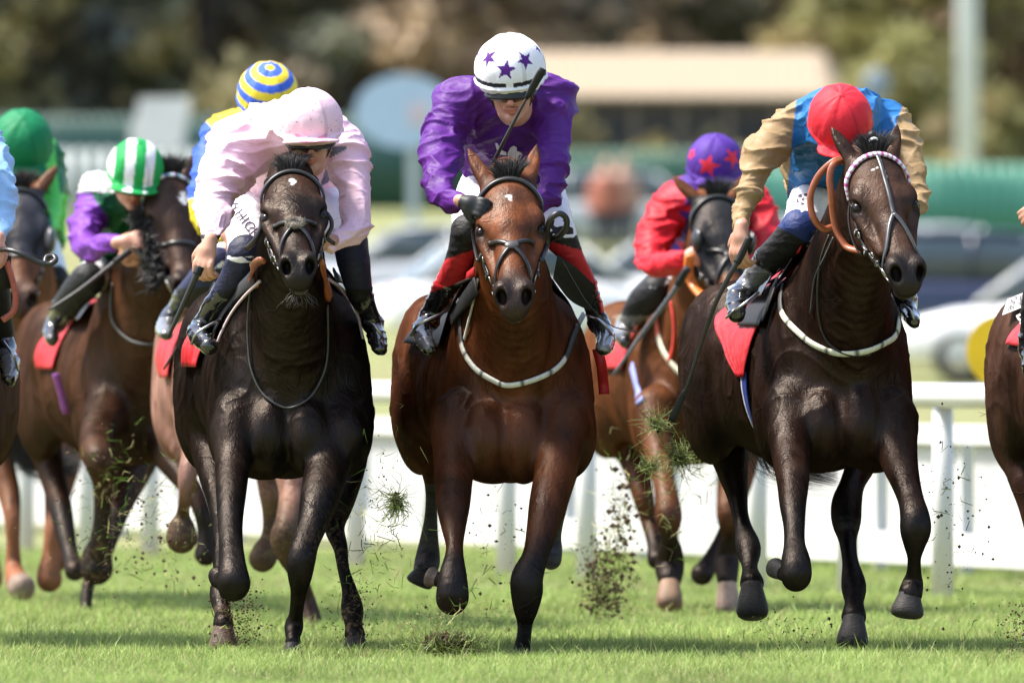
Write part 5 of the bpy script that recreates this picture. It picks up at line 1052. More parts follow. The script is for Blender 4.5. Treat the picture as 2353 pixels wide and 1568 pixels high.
# ------------------------------------------------------------------ fences, signs, pole, building
def strip_fence(name, label, u0, u1, D, vtop, col, pitch=.22, gap=0.0, base=None, cat='fence'):
    x0, x1 = (u0-1176)*D/FPX, (u1-1176)*D/FPX; z0 = gz(D)-.05; z1 = CH-(vtop-CV)*D/FPX; root = empty(name, ((x0+x1)/2, D, z0), label, cat); mb = MB(); x = x0
    if gap == 0:       # corrugated sheet
        n = int((x1-x0)/pitch)*4; xs = np.linspace(x0, x1, n); v = []
        for X in xs: o = .04*sin(2*pi*(X-x0)/pitch); v += [(X, D+o, z0), (X, D+o, z1), (X, D+o+.02, z1), (X, D+o+.02, z0)]
        mb.add(v, [[i*4+a, i*4+(a+1) % 4, i*4+4+(a+1) % 4, i*4+4+a] for i in range(n-1) for a in range(4)], col)
    else:
        while x < x1: mb.box((x, D, (z0+z1)/2), (pitch-gap, .02, z1-z0), None, col); x += pitch
    mb.build('panel', M['paint'], root)
    mb = MB(); mb.box(((x0+x1)/2, D+.07, z1-.12), (x1-x0, .06, .10), None, col); mb.box(((x0+x1)/2, D+.07, z0+.4), (x1-x0, .06, .10), None, col); mb.build('back_rail', M['paint'], root)
    x = x0
    while x < x1: mb = MB(); mb.box((x, D+.14, (z0+z1)/2), (.09, .09, z1-z0+.1), None, tuple(.7*np.array(col))); mb.build('post', M['paint'], root); x += 3
TEAL = (.035, .14, .11)
strip_fence('fence', 'dark teal sheet fence below the dark trees', -400, 1180, 292, 268, (.022, .075, .062)); strip_fence('picket_fence', 'pale upright picket fence behind the green and white cap', -300, 500, 268, 345, (.42, .46, .45), .30, .12)
strip_fence('fence', 'mid green fence behind the distant grey car', 1180, 1720, 288, 345, (.03, .10, .065)); strip_fence('hoarding', 'bright green hoarding behind the rider in the red cap', 1700, 2800, 238, 378, (.055, .22, .155))
def oval_sign():
    D = 200; c = W(928, 256, D-48); root = empty('oval_sign', (c[0], c[1], gz(D)), 'pale blue oval sign on a post', 'sign'); n = 40; v = []
    for o in (-.03, .03): v += [c+V(.74*cos(t), o, .55*sin(t)) for t in np.linspace(0, 2*pi, n, endpoint=False)]
    mb = MB(); mb.add(v, [list(range(n))[::-1], list(range(n, 2*n))]+[[i, (i+1) % n, n+(i+1) % n, n+i] for i in range(n)], (.42, .55, .68)); mb.build('board', M['paint'], root, smooth=False)
    mb = MB(); mb.box(c+V(.22, -.05, -.04), (.28, .02, .34), None, (.60, .50, .52)); mb.build('emblem', M['paint'], root, smooth=False)
    mb = MB(); mb.box((c[0]+.14, c[1]+.09, (c[2]+gz(D))/2), (.17, .08, c[2]-gz(D)), None, (.45, .5, .5)); mb.build('post', M['paint'], root, smooth=False)
    D = 196; c = W(370, 283, D-48); root = empty('white_board', (c[0], c[1], gz(D)), 'blank white board leaning on its stand above the striped cap', 'board'); mb = MB()
    R = np.array([nrm([1, 0, .02]), V(0, 1, 0), nrm([.16, 0, 1])]); mb.box(c, (.76, .04, .76), R, (.74, .72, .72)); mb.build('panel', M['paint'], root, smooth=False)
    for s_ in (-1, 1): mb = MB(); mb.box((c[0]-.14+s_*.28, c[1]+.05, (c[2]+gz(D))/2), (.06, .05, c[2]-gz(D)), None, (.6, .6, .6)); mb.build('leg', M['paint'], root, smooth=False)
    D = 246; x = (2222-1176)*D/FPX; root = empty('lamp_pole', (x, D, gz(D)), 'tall pale grey floodlight pole behind the green hoarding', 'pole'); mb = MB(); mb.tube([V(x, D, gz(D)-.1), V(x, D, gz(D)+7), V(x, D, gz(D)+15)], [.22, .19, .13], 16, (.70, .72, .76)); mb.build('shaft', M['paint'], root)
    mb = MB(); mb.box((x, D, gz(D)+15.1), (1.8, .3, .3), None, (.4, .4, .42)); mb.build('lamp_head', M['paint'], root)
    D = 296; c = W(2014, 195, D-48); root = empty('dish', (c[0], c[1], gz(D)), 'blue grey round dish on a mast at the end of the cream roof', 'dish'); mb = MB(); mb.sphere(c, (.30, .10, .36), None, 10, (.22, .27, .33)); mb.build('reflector', M['paint'], root); mb = MB(); mb.tube([V(c[0], c[1]+.1, gz(D)), c+V(0, .1, 0)], .05, 8, (.3, .3, .3)); mb.build('mast', M['paint'], root)
oval_sign()
def building():
    D = 308; x0, x1 = (1160-1176)*D/FPX, (1970-1176)*D/FPX; g = gz(D); ev, ri = CH-(222-CV)*D/FPX, CH-(112-CV)*D/FPX
    root = empty('stable_block', ((x0+x1)/2, D+3, g), 'long low building with a cream roof and dark open front', 'building'); mb = MB()
    mb.box(((x0+x1)/2-.1, D+3, (g+ev)/2), (x1-x0-.9, 5.4, ev-g), None, (.085, .07, .075)); mb.build('wall', M['paint'], root, smooth=False)
    v = []; n = 60; mb = MB()
    for i in range(n+1):
        X = x0+(x1-x0)*i/n; k = sstep(0, .10, (1-i/n)); o = .03*(i % 2)
        v += [(X, D-.35, ev+o), (X, D+3, ev+(ri-ev)*max(.05, k)+o), (X, D+6.35, ev+o), (X, D+6.35, ev-.09+o), (X, D-.35, ev-.09+o)]
    mb.add(v, [[i*5+a, i*5+(a+1) % 5, i*5+5+(a+1) % 5, i*5+5+a] for i in range(n) for a in range(5)], (.31, .24, .155)); mb.build('roof', M['paint'], root, smooth=False)
    for i in range(7): mb = MB(); mb.box((x0+.8+i*(x1-x0-1.6)/6, D+.1, (g+ev)/2), (.16, .16, ev-g-.02), None, (.16, .13, .11)); mb.build('pillar', M['paint'], root, smooth=False)
    for i in range(6): mb = MB(); mb.box((x0+1.4+i*(x1-x0-1.6)/6, D+.27, g+1.1), (.75, .06, 2.1), None, (.03, .03, .035)); mb.build('doorway', M['paint'], root, smooth=False)
building()

# ------------------------------------------------------------------ trees
M['leaf'] = blade_material('leaves'); M['bark'] = material('bark', rough=.9, color=(.06, .045, .035), vary=.3, vscale=6)
def tree_mesh(seed, cols, H_=12.0, Wd=5.0, n=5200, leaf=.30, bushy=False):
    rg = np.random.default_rng(seed); cl = []; nb = 34
    for i in range(nb):
        t = rg.uniform(.02 if bushy else .22, 1.0); r = Wd*(.95*sin(pi*min(1, t*.82+.14))**.8)*rg.uniform(.1, .95); a = rg.uniform(0, 2*pi); cl.append((r*cos(a), r*sin(a), H_*t*.92, rg.uniform(.75, 1.55), rg.integers(len(cols)), rg.uniform(.6, 1.35)))
    per = n//nb; V_ = []; C_ = []
    for (x, y, z, r, ci, br) in cl:
        p = rg.normal(0, 1, (per, 3)); p /= np.linalg.norm(p, axis=1)[:, None]; p = p*(rg.random(per)[:, None]**.45)*r*V(1.15, 1.15, .85)+V(x, y, z)
        a = rg.normal(0, 1, (per, 3)); b = rg.normal(0, 1, (per, 3)); a *= leaf/np.linalg.norm(a, axis=1)[:, None]; b *= leaf*.7/np.linalg.norm(b, axis=1)[:, None]
        V_.append(np.stack([p-a, p+b, p+a, p-b], 1).reshape(-1, 3)); C_.append(np.repeat(np.array(cols[ci])*br*rg.uniform(.7, 1.3, (per, 1)), 4, 0))
    V_ = np.vstack(V_); C_ = np.vstack(C_); F_ = np.arange(len(V_)).reshape(-1, 4); tb = MB()
    tb.tube([V(0, 0, -.3), V(.1, 0, H_*.3), V(-.1, .1, H_*.8)], [.28, .2, .05], 8, None, 2)
    for (x, y, z, r, ci, br) in cl[:12]: tb.tube([V(0, 0, max(.6, z*.45)), V(x*.5, y*.5, z*.8), V(x, y, z)], [.11, .07, .03], 5)
    return (V_, F_, C_, tb)
PAL = dict(dark=[(.22, .23, .16), (.13, .145, .14), (.42, .36, .19), (.28, .27, .17)], brown=[(.42, .31, .20), (.30, .24, .16), (.19, .175, .13), (.50, .37, .24)],
           olive=[(.24, .22, .11), (.18, .17, .10), (.27, .22, .12)], yellow=[(.36, .33, .12), (.27, .26, .11), (.33, .27, .12)], tan=[(.40, .29, .19), (.33, .25, .16), (.27, .22, .14), (.44, .33, .22)])
def plant_trees():
    rg = np.random.default_rng(12); src = {}
    rows = [(-330+k*135, 318+(k % 3)*9, ('dark' if k < 9 else 'brown'), .95+.1*(k % 3)) for k in range(12)]
    rows += [(-260+k*190, 352+(k % 2)*9, ('dark', 'brown', 'dark', 'olive')[k % 4], 1.05) for k in range(8)]
    rows += [(1240, 338, 'olive', 1.0), (1400, 344, 'olive', .98), (1560, 352, 'tan', 1.1), (1720, 346, 'tan', 1.0), (1880, 352, 'tan', 1.1), (2010, 330, 'yellow', .62), (2090, 322, 'yellow', .78), (2150, 334, 'olive', .9), (2290, 326, 'tan', .8), (2380, 330, 'yellow', .74), (2480, 344, 'tan', 1.0), (2600, 330, 'olive', .9), (1480, 392, 'brown', 1.25), (1800, 398, 'tan', 1.3), (2060, 398, 'brown', 1.25), (2250, 395, 'tan', 1.25), (1150, 390, 'brown', 1.25), (1650, 385, 'olive', 1.2), (1950, 380, 'olive', 1.15), (2500, 395, 'brown', 1.25)]
    names = dict(dark='dark evergreen', brown='brownish', olive='olive green', yellow='yellowing', tan='autumn tan'); where = ['at the far left', 'left of centre', 'behind the middle', 'right of centre', 'at the far right']
    cnt = {}
    for i, (u, D, kd, s) in enumerate(rows):
        var = (kd, i % 2)
        if var not in src:
            V_, F_, C_, tb = tree_mesh(len(src)+3, PAL[kd]); t = empty('tree', (0, 0, 0)); cr = mesh_obj('crown', V_, F_, M['leaf'], t, C_, False); tr = tb.build('trunk', M['bark'], t, usecol=False); src[var] = (t, cr, tr); o = t
        else:
            t, cr, tr = src[var]; o = t.copy(); sc.collection.objects.link(o)
            for q in (cr, tr): c = q.copy(); sc.collection.objects.link(c); c.parent = o
        o.location = ((u-1176)*D/FPX, D, gz(D)); o.scale = (s*1.0, s*1.0, s); o.rotation_euler = (0, 0, rg.uniform(0, 6))
        w_ = where[int(np.clip((u+200)/560, 0, 4))]; row = 'front' if D < 340 else ('middle' if D < 370 else 'back'); tag(o, f'{names[kd]} tree in the {row} row {w_} of the picture', 'tree', f'{names[kd]} trees {row} {w_}')
    for i, (u, D, kd, s) in enumerate([(1330, 300, 'olive', .20), (1500, 301, 'yellow', .16), (1640, 300, 'olive', .18), (1830, 300, 'yellow', .17), (1990, 300, 'yellow', .30), (2080, 298, 'yellow', .36), (2300, 262, 'yellow', .25), (2180, 264, 'olive', .2), (1260, 300, 'yellow', .2)]):
        V_, F_, C_, tb = tree_mesh(50+i, PAL[kd], n=1500, leaf=.55, bushy=True); t = empty('bush', (0, 0, 0)); mesh_obj('foliage', V_, F_, M['leaf'], t, C_, False); tb.build('stem', M['bark'], t, usecol=False)
        t.location = ((u-1176)*D/FPX, D, gz(D)-.1); t.scale = (s, s, s); tag(t, f'{names[kd]} bush number {i+1} along the fence'.replace(f'number {i+1} ', ['left of the stables ', 'before the stables ', 'by the stable doors ', 'below the cream roof ', 'beside the dish ', 'left of the pole ', 'right of the pole ', 'under the pole ', 'behind the white cap '][i]), 'bush', 'bushes along the far fence')
plant_trees()
for _n, _S in HOR.items():
    if not ONLY or _n in ONLY.split(','): build_horse(_S)
for _n, _S in JOC.items():
    if not ONLY or _n in ONLY.split(','): build_jockey(_S)
# ------------------------------------------------------------------ tack, cloths, reins, straps
def march(F, u, v, d0, d1, off=.006):
    """the first point of the body met behind picture point (u, v)"""
    u = np.atleast_1d(np.asarray(u, float)); v = np.atleast_1d(np.asarray(v, float)); D = np.full(len(u), D0+d0)
    for _ in range(60):
        P = np.column_stack([(u-1176)*D/FPX, D, CH-(v-CV)*D/FPX]); D = np.minimum(D+np.clip(F.eval(P)-off, -.02, .06)*.7, D0+d1)
    return np.column_stack([(u-1176)*D/FPX, D, CH-(v-CV)*D/FPX])
def frontstrap(S, uv, d0, d1, w_, th=.004, col=(.62, .60, .48), name='breast_strap', mat='strap', colfn=None, off=.006):
    A = catmull([(a[0], a[1], 0) for a in uv], 7); P = march(S['F'], A[:, 0], A[:, 1], d0, d1, off); P[:, 1] = np.convolve(np.pad(P[:, 1], 2, 'edge'), np.ones(5)/5, 'valid'); N = S['F'].grad(P, .012); mb = MB(); mb.ribbon(P, N, w_, th, col)
    if colfn: mb.c = [colfn((i//4)/len(P)) for i in range(len(mb.v))]
    return mb.build(name, M[mat], S['root'])
def cloths(S, spec):
    for (nm, x0, x1, a0, a1, off, col, mt, edge) in spec:
        o = drape(S, nm, x0, x1, a0, a1, off, M[mt], (lambda c: (lambda u, v: c))(col) if not callable(col) else col, edge=edge, wr=.006 if mt == 'cloth' else .002)
LEA, RUB = (.016, .013, .012), (.30, .085, .035)
def build_tack():
    H = HOR
    on = lambda n: not ONLY or n in ONLY.split(',')
    RC = (.42, .010, .014)
    if on('bay'):
        S = H['bay']; tack(S, 'grackle')
        cloths(S, [('saddle_cloth', -.60, -.14, -62, 60, .016, RC, 'cloth', lambda x, a: x-.0022*abs(a)*.6), ('saddle_pad', -.62, .02, -66, 70, .030, (.014, .014, .015), 'strap', lambda x, a: x-.0010*abs(a)), ('saddle', -.50, -.10, -40, 40, .055, (.012, .011, .011), 'leather', None)])
        frontstrap(S, [(1052, 690), (1056, 745), (1062, 800), (1090, 845), (1130, 872), (1165, 885), (1215, 876), (1270, 852), (1300, 820), (1318, 770), (1340, 722)], .0, 2.0, .022, colfn=lambda t: (.62, .61, .55) if (t*9 % 1) > .12 and .18 < t < .80 else (.05, .05, .05))
        frontstrap(S, [(1098, 640), (1088, 690), (1076, 740), (1066, 780)], .0, 2.0, .012, col=(.5, .5, .48), name='neck_strap')
        rein(S, [(1098, 600, .05), (1092, 570, .2), (1086, 530, .3), (1084, 495, .25), (1080, 475, .2)], .006); rein(S, [(1242, 600, .05), (1256, 560, .15), (1258, 523, .1), (1266, 502, .08), (1284, 490, .08), (1299, 499, .1), (1302, 517, .12), (1290, 537, .14), (1262, 552, .2)], .0085, name='rein_loop')
        frontstrap(S, [(1090, 622), (1052, 652), (1018, 695), (1000, 735)], .3, 2.2, .035, col=RC, name='saddle_cloth_edge', mat='cloth', off=.02); frontstrap(S, [(1094, 655), (1065, 690), (1035, 735)], .3, 2.2, .07, col=(.012, .012, .013), name='saddle_pad_edge', off=.024)
        rein(S, [(1045, 655, .75), (1080, 640, .7), (1092, 640, .62)], .004, name='girth_strap'); rein(S, [(1292, 600, .5), (1320, 650, .62), (1352, 700, .75), (1400, 745, .8), (1440, 758, .8), (1468, 762, .8)], .002, name='loose_lace', flat=False)
        o = MB(); rg = np.random.default_rng(2); A = catmull([W(1280, 585, .78), W(1320, 612, .80), W(1366, 655, .86)], 8); B = catmull([W(1270, 640, .80), W(1310, 690, .86), W(1358, 715, .92)], 8); v = []; 
        for a, b in zip(A, B): v += [a, a*.66+b*.34+V(0, -.012, 0), a*.33+b*.67+V(0, .010, 0), b]
        n = len(A); o.add(v+[p+V(0, .008, 0) for p in v], [[i*4+j, i*4+j+1, i*4+j+5, i*4+j+4] for i in range(n-1) for j in range(3)]+[[4*n+i*4+j+4, 4*n+i*4+j+5, 4*n+i*4+j+1, 4*n+i*4+j] for i in range(n-1) for j in range(3)], (.010, .010, .011)); o.build('saddle_flap', M['strap'], S['root'])
        mb = MB(); P = [W(1372, 800, 1.15), W(1382, 840, 1.15), W(1386, 880, 1.2), (W(1388, 905, 1.2))]; mb.ribbon(catmull(P, 4), V(0.2, -1, 0), .04, .004, RC); mb.build('cloth_corner', M['cloth'], S['root'])
    if on('black'):
        S = H['black']; tack(S, 'grackle', fleece=True)
        G = (.035, .035, .038)
        pad_edge = lambda x, a: x-.0011*abs(a)
        cloths(S, [('saddle_cloth', -.60, -.26, -84, 66, .014, RC, 'cloth', lambda x, a: x-.0012*abs(a)), ('saddle_pad', -.38, .03, -64, 66, .028, lambda u, v: (.72, .60, .62) if (u > .955 or v < .03 or v > .97) else G, 'strap', pad_edge), ('saddle', -.50, -.10, -40, 40, .055, (.012, .011, .011), 'leather', None)])
        for P_ in ([(598, 645), (562, 680), (530, 722), (508, 765), (500, 785)], [(752, 640), (790, 668), (818, 715), (834, 778)]):
            s_ = -1 if P_[0][0] < 660 else 1
            frontstrap(S, P_, .3, 2.4, .011, col=(.42, .33, .34), name='pad_piping', off=.034); frontstrap(S, [(a+s_*16, b-10) for a, b in P_], .3, 2.4, .058, col=G, name='saddle_pad_edge', off=.026); frontstrap(S, [(a+s_*34, b-24) for a, b in P_], .3, 2.4, .05, col=RC, name='saddle_cloth_edge', mat='cloth', off=.018)
        frontstrap(S, [(578, 640), (570, 720), (570, 790), (578, 850), (605, 905), (655, 936), (705, 918), (738, 870), (752, 810), (752, 700)], .0, 2.0, .007, col=(.05, .05, .052), name='rein_end', mat='leather')
        rein(S, [(602, 598, .05), (590, 602, .3), (580, 615, .5), (577, 635, .6), (585, 652, .62), (598, 650, .6)], .012, RUB, 'rein'); rein(S, [(738, 598, .05), (742, 625, .3), (748, 650, .5), (756, 685, .62)], .013, RUB, 'rein')
        rein(S, [(603, 500, .12), (598, 530, .1), (582, 556, .1), (566, 571, .12)], .008, LEA, 'rein_loop'); rein(S, [(738, 476, .12), (758, 500, .1), (762, 520, .1), (752, 545, .1), (768, 560, .12)], .006, LEA, 'rein_loop')
        Hd = S['H']; rg = np.random.default_rng(4); L_ = []
        for i in range(30):
            x = rg.uniform(-.034, .034); b = Hd.p(x, .575+rg.uniform(-.03, .015), -.158); L_.append([b, b+V(x*.5+rg.normal(0, .008), -.012, -.02), b+V(x*1.0+rg.normal(0, .014), -.02, -.045)])
        strands('whiskers', S['root'], (.10, .09, .08), L_, .0006)
    if on('brown'):
        S = H['brown']; tack(S, 'centre', band=(.7, .7, .75), bandfn=lambda i: (.72, .70, .76) if (i*7 % 10) > 3 else (.45, .06, .25))
        cloths(S, [('saddle_cloth', -.72, -.12, -96, 58, .016, RC, 'cloth', lambda x, a: -.16+(x+.16)*(1-.85*max(0, -a-50)/46)), ('saddle_pad', -.30, .0, -58, 56, .028, (.014, .014, .015), 'strap', lambda x, a: x-.0008*abs(a)), ('saddle', -.50, -.10, -40, 40, .055, (.012, .011, .011), 'leather', None), ('girth', -.215, -.155, -150, -92, .012, lambda u, v: (.55, .55, .6) if u < .2 else (.02, .04, .22), 'strap', None)])
        frontstrap(S, [(1795, 655), (1792, 700), (1802, 730), (1835, 765), (1870, 792), (1925, 812), (1985, 808), (2030, 790), (2060, 765), (2068, 700)], .0, 2.2, .024, colfn=lambda t: (.05, .05, .05) if (t < .17 or t > .93 or (t*8 % 1) < .10) else (.62, .62, .50))
        rein(S, [(1948, 366, .22), (1918, 369, .20), (1884, 399, .2), (1865, 437, .2), (1862, 471, .2), (1871, 504, .2), (1891, 525, .22), (1913, 521, .24)], .0095, RUB, 'rein')
        rein(S, [(1948, 366, .2), (1915, 377, .15), (1906, 409, .14), (1910, 447, .14), (1913, 487, .15), (1920, 525, .15), (1934, 553, .14), (1950, 570, .12), (1990, 578, .06)], .0095, RUB, 'rein')
        frontstrap(S, [(1905, 540), (1885, 600), (1878, 680), (1884, 745), (1905, 790), (1950, 815), (2000, 815)], .3, 2.2, .008, col=LEA, name='rein_end', mat='leather'); frontstrap(S, [(1915, 545), (1895, 590), (1872, 640), (1862, 720)], .3, 2.2, .007, col=(.04, .04, .045), name='rein_end', mat='leather')
        frontstrap(S, [(1840, 568), (1802, 608), (1768, 650)], .3, 2.4, .035, col=RC, name='saddle_cloth_edge', mat='cloth', off=.02); frontstrap(S, [(1782, 640), (1768, 685), (1752, 728)], .3, 2.4, .085, col=(.012, .012, .013), name='saddle_flap', off=.026)
        rg = np.random.default_rng(15); L_ = []
        for i in range(200):
            t = rg.random(); b = W(1915-50*t+rg.normal(0, 5), 532+16*t+rg.normal(0, 4), .75+.3*t); L_.append([b, b+V(-.015, -.03, .01)+rg.normal(0, .008, 3), b+V(-.035, -.05, -.015)+rg.normal(0, .012, 3)])
        strands('mane', S['root'], (.010, .009, .009), L_, .0022)
        mb = MB(); Hd = S['H']; mb.sphere(Hd.p(0, -.05, .02), (.018, .02, .02), None, 8, (.012, .012, .012)); mb.build('plaited_forelock', M['hair'], S['root']); mb = MB(); mb.torus(Hd.p(0, -.025, .02), Hd.R[1], .014, .005, 14, 6, (.75, .75, .75)); mb.build('forelock_tie', M['strap'], S['root'])
    if on('hooded'):
        S = H['hooded']; tack(S, 'grackle'); Hd = S['H']
        cloths(S, [('saddle_cloth', -.62, -.20, -84, 60, .014, RC, 'cloth', None), ('saddle', -.50, -.10, -45, 45, .05, (.012, .011, .011), 'leather', None)])
        for s_ in (-1, 1):
            mb = MB(); c = Hd.p(s_*.118, .235, -.045); mb.sphere(c, np.array((.018, .052, .05)), Hd.R, 8, (.012, .012, .013)); mb.build('eye_cup', M['leather'], S['root'])
        rein(S, [(1585, 585, 7.8), (1582, 625, 7.85), (1592, 655, 7.85), (1615, 682, 7.75), (1635, 690, 7.7)], .016, (.62, .16, .03), 'rein')
        frontstrap(S, [(1515, 640), (1508, 700), (1510, 760), (1525, 810), (1560, 855), (1600, 880)], 7.5, 10, .036, colfn=lambda t: (.58, .12, .06) if t < .42 else (.62, .58, .44)); frontstrap(S, [(1540, 690), (1548, 750), (1545, 800), (1535, 830)], 7.5, 10, .02, col=(.6, .05, .04), name='neck_strap')
        frontstrap(S, [(1450, 840), (1460, 880), (1470, 925)], 8, 11, .045, col=(.22, .25, .5), name='girth')
    if on('sheepskin'):
        S = H['sheepskin']; Hd = S['H']; tack(S, 'sheepnose', bandfn=lambda i: ((.10, .35, .28), (.6, .6, .62), (.5, .5, .55), (.15, .05, .2))[i//2 % 4])
        cloths(S, [('saddle_cloth', -.62, -.36, -84, 60, .014, RC, 'cloth', None), ('saddle', -.50, -.10, -45, 45, .05, (.012, .011, .011), 'leather', None)])
        rg = np.random.default_rng(6)
        for s_ in (-1, 1):
            hs = []
            for i in range(1500):
                t = rg.random(); b = Hd.p(s_*(.125-.02*t+rg.normal(0, .012)), .14+.36*t, -.10-.03*t+rg.normal(0, .024)); e = rg.normal(0, .014, 3); hs.append([b, b+e, b+e*1.5])
            strands('sheepskin_roll', S['root'], (.010, .010, .010), hs, .0035)
        frontstrap(S, [(258, 650), (254, 700), (262, 745), (300, 782), (350, 790), (390, 770)], 7.5, 10, .012, col=(.05, .05, .05), name='rein_end', mat='leather')
        rein(S, [(304, 565, 7.75), (330, 590, 7.75), (352, 620, 7.72), (385, 640, 7.68), (410, 632, 7.62)], .008, (.08, .08, .08)); mb = MB(); P = [W(128, 858, 8.9), W(140, 900, 8.95), W(152, 950, 9.0)]; mb.ribbon(catmull(P, 4), V(0, -1, 0), .03, .004, (.28, .08, .34)); mb.build('girth', M['strap'], S['root'])
    if on('hidden'): S = H['hidden']; tack(S, 'grackle'); cloths(S, [('saddle_cloth', -.70, -.30, -92, 60, .014, RC, 'cloth', None), ('saddle', -.50, -.10, -45, 45, .05, (.012, .011, .011), 'leather', None)])
    if on('blinkers'):
        S = H['blinkers']; tack(S, 'sheepnose'); Hd = S['H']; cloths(S, [('saddle_cloth', -.75, -.12, -80, 80, .014, RC, 'cloth', None)])
        for s_ in (-1, 1): mb = MB(); mb.sphere(Hd.p(s_*.125, .25, -.045), (.026, .062, .055), Hd.R, 8, (.05, .05, .055)); mb.build('eye_cup', M['leather'], S['root'])
    if on('leftedge'):
        S = H['leftedge']; tack(S, 'grackle'); cloths(S, [('saddle_cloth', -.72, -.10, -90, 94, .014, RC, 'cloth', None), ('saddle', -.50, -.10, -45, 45, .05, (.012, .011, .011), 'leather', None)])
        rein(S, [(-40, 590, 1.3), (5, 573, 1.15), (45, 580, 1.1), (85, 600, 1.1), (112, 606, 1.1), (128, 598, 1.1), (124, 588, 1.12), (108, 590, 1.12), (104, 604, 1.1)], .0075, (.02, .02, .02), 'rein_loop'); rein(S, [(15, 600, 1.2), (28, 640, 1.2), (36, 680, 1.2), (30, 715, 1.2), (5, 735, 1.2)], .009, (.35, .08, .05), 'rein'); mb = MB(); mb.box(W(2, 625, 1.25), (.075, .02, .12), None, (.012, .012, .012)); mb.build('pad', M['strap'], S['root'])
    if on('rightedge'):
        S = H['rightedge']; tack(S, 'grackle'); cloths(S, [('saddle_cloth', -.78, -.10, -66, 60, .014, RC, 'cloth', lambda x, a: x+.0012*abs(a)), ('saddle', -.50, -.10, -45, 45, .05, (.012, .011, .011), 'leather', None)])
def decal(F, text, uvc, ang, size, col, parent, d0, d1, name='lettering', bold=.02, off=.012, back=None, fl=1):
    """writing laid on a cloth"""
    v, f = text_parts(text, size, bold); a = radians(ang); q = np.column_stack([v[:, 0]*cos(a)-v[:, 1]*sin(a), v[:, 0]*sin(a)+v[:, 1]*cos(a)]); k = FPX/(D0+d0)
    P = march(F, uvc[0]+q[:, 0]*k, uvc[1]-q[:, 1]*k, d0, d1, off+.006); mb = MB()
    if back:
        c0 = march(F, [uvc[0]], [uvc[1]], d0, d1, off); nn = F.grad(c0, .03)[0]; c0 = c0[0]; tx = nrm(np.cross(V(0, 0, 1), nn))*np.sign(np.cross(V(0, 0, 1), nn)[0]+1e-9); ty = np.cross(nn, tx); ty = ty*np.sign(ty[2]); P = c0+nn*.004+q[:, :1]*tx+q[:, 1:]*ty
    if back:
        w_, h_ = back; n = 12; g = [((i/n-.5)*w_, (j/n-.5)*h_) for i in range(n+1) for j in range(n+1)]; g = np.array(g); g = np.column_stack([g[:, 0]*cos(a)-g[:, 1]*sin(a), g[:, 0]*sin(a)+g[:, 1]*cos(a)])
        Pb = c0+g[:, :1]*tx+g[:, 1:]*ty; m2 = MB(); m2.add(Pb, [[i*(n+1)+j, i*(n+1)+j+1, (i+1)*(n+1)+j+1, (i+1)*(n+1)+j] for i in range(n) for j in range(n)], (.55, .54, .54)); m2.build('white_patch', M['cloth'], parent)
    mb.add(P, f, col); return mb.build(name, M['strap'], parent, smooth=False)
build_tack()
def lettering():
    on = lambda n: not ONLY or n in ONLY.split(',')
    if on('rightedge'):
        S = HOR['rightedge']; decal(S['F'], 'BAR\nONE', (2336, 694), -62, .040, (.05, .05, .05), S['root'], .2, 3, back=(.10, .11), off=.026); decal(S['F'], 'Bar', (2352, 738), -62, .050, (.8, .8, .8), S['root'], .2, 3, off=.030)
    if on('brown'): S = HOR['brown']; decal(S['F'], 'BAR', (1703, 652), 62, .04, (.05, .05, .05), S['root'], .4, 3, back=(.10, .07), off=.030)
    if on('pink') : J = JOC['pink']; decal(J['B'], 'Y HICKY', (566, 512), -52, .052, (.03, .02, .05), J['root'], .2, 2, off=.010, bold=.01)
    if on('purple'):      # pale figure printed on the chest of the purple jacket
        J = JOC['purple']; T = Field(); chainpx(T, J['torso'], .05, 1.0, (V(1, 0, 0), 1.25)); mb = MB()
        pl = [(1137, 330), (1142, 329), (1152, 345), (1163, 350), (1163, 357), (1150, 356), (1141, 344)], [(1166, 352), (1172, 340), (1180, 335), (1187, 339), (1187, 347), (1196, 350), (1200, 356), (1192, 356), (1188, 370), (1180, 378), (1166, 372)]
        for p in pl:
            P = march(T, [q[0] for q in p], [q[1] for q in p], .0, 2, .022); mb.add(P, [list(range(len(p)))], (.62, .60, .74))
        mb.build('printed_figure', M['strap'], J['root'], smooth=False)
lettering()
if not ONLY:
    whip([(1112, 428, .42), (1128, 385, .36), (1160, 320, .30), (1192, 258, .27), (1212, 222, .25)], 'black whip held up in front of the purple rider\'s face', r=.0085)
    whip([(460, 612, .0), (445, 645, .0), (420, 700, .02), (386, 775, .05)], 'black whip hanging from the pink rider\'s lowered hand', r=.0125, flap=False)
    whip([(1722, 545, .32), (1700, 590, .33), (1676, 632, .33), (1640, 705, .35), (1610, 790, .40), (1580, 880, .44), (1572, 900, .45)], 'long black whip reaching down from the red capped rider\'s hand', r=.0105)
    whip([(498, 650, 5.0), (470, 700, 5.0), (430, 760, 5.05), (376, 848, 5.1)], 'dark whip held low by the blue and yellow rider', r=.010, flap=False)
    whip([(300, 574, 7.6), (240, 622, 7.6), (180, 668, 7.6), (112, 712, 7.6)], 'long dark whip lying across the boot of the green and white capped rider', r=.011, flap=False)
    whip([(1580, 615, 7.7), (1540, 680, 7.75), (1480, 760, 7.85), (1408, 862, 7.9)], 'grey whip held low by the rider in red sleeves', r=.013, flap=False, col=(.09, .09, .10))

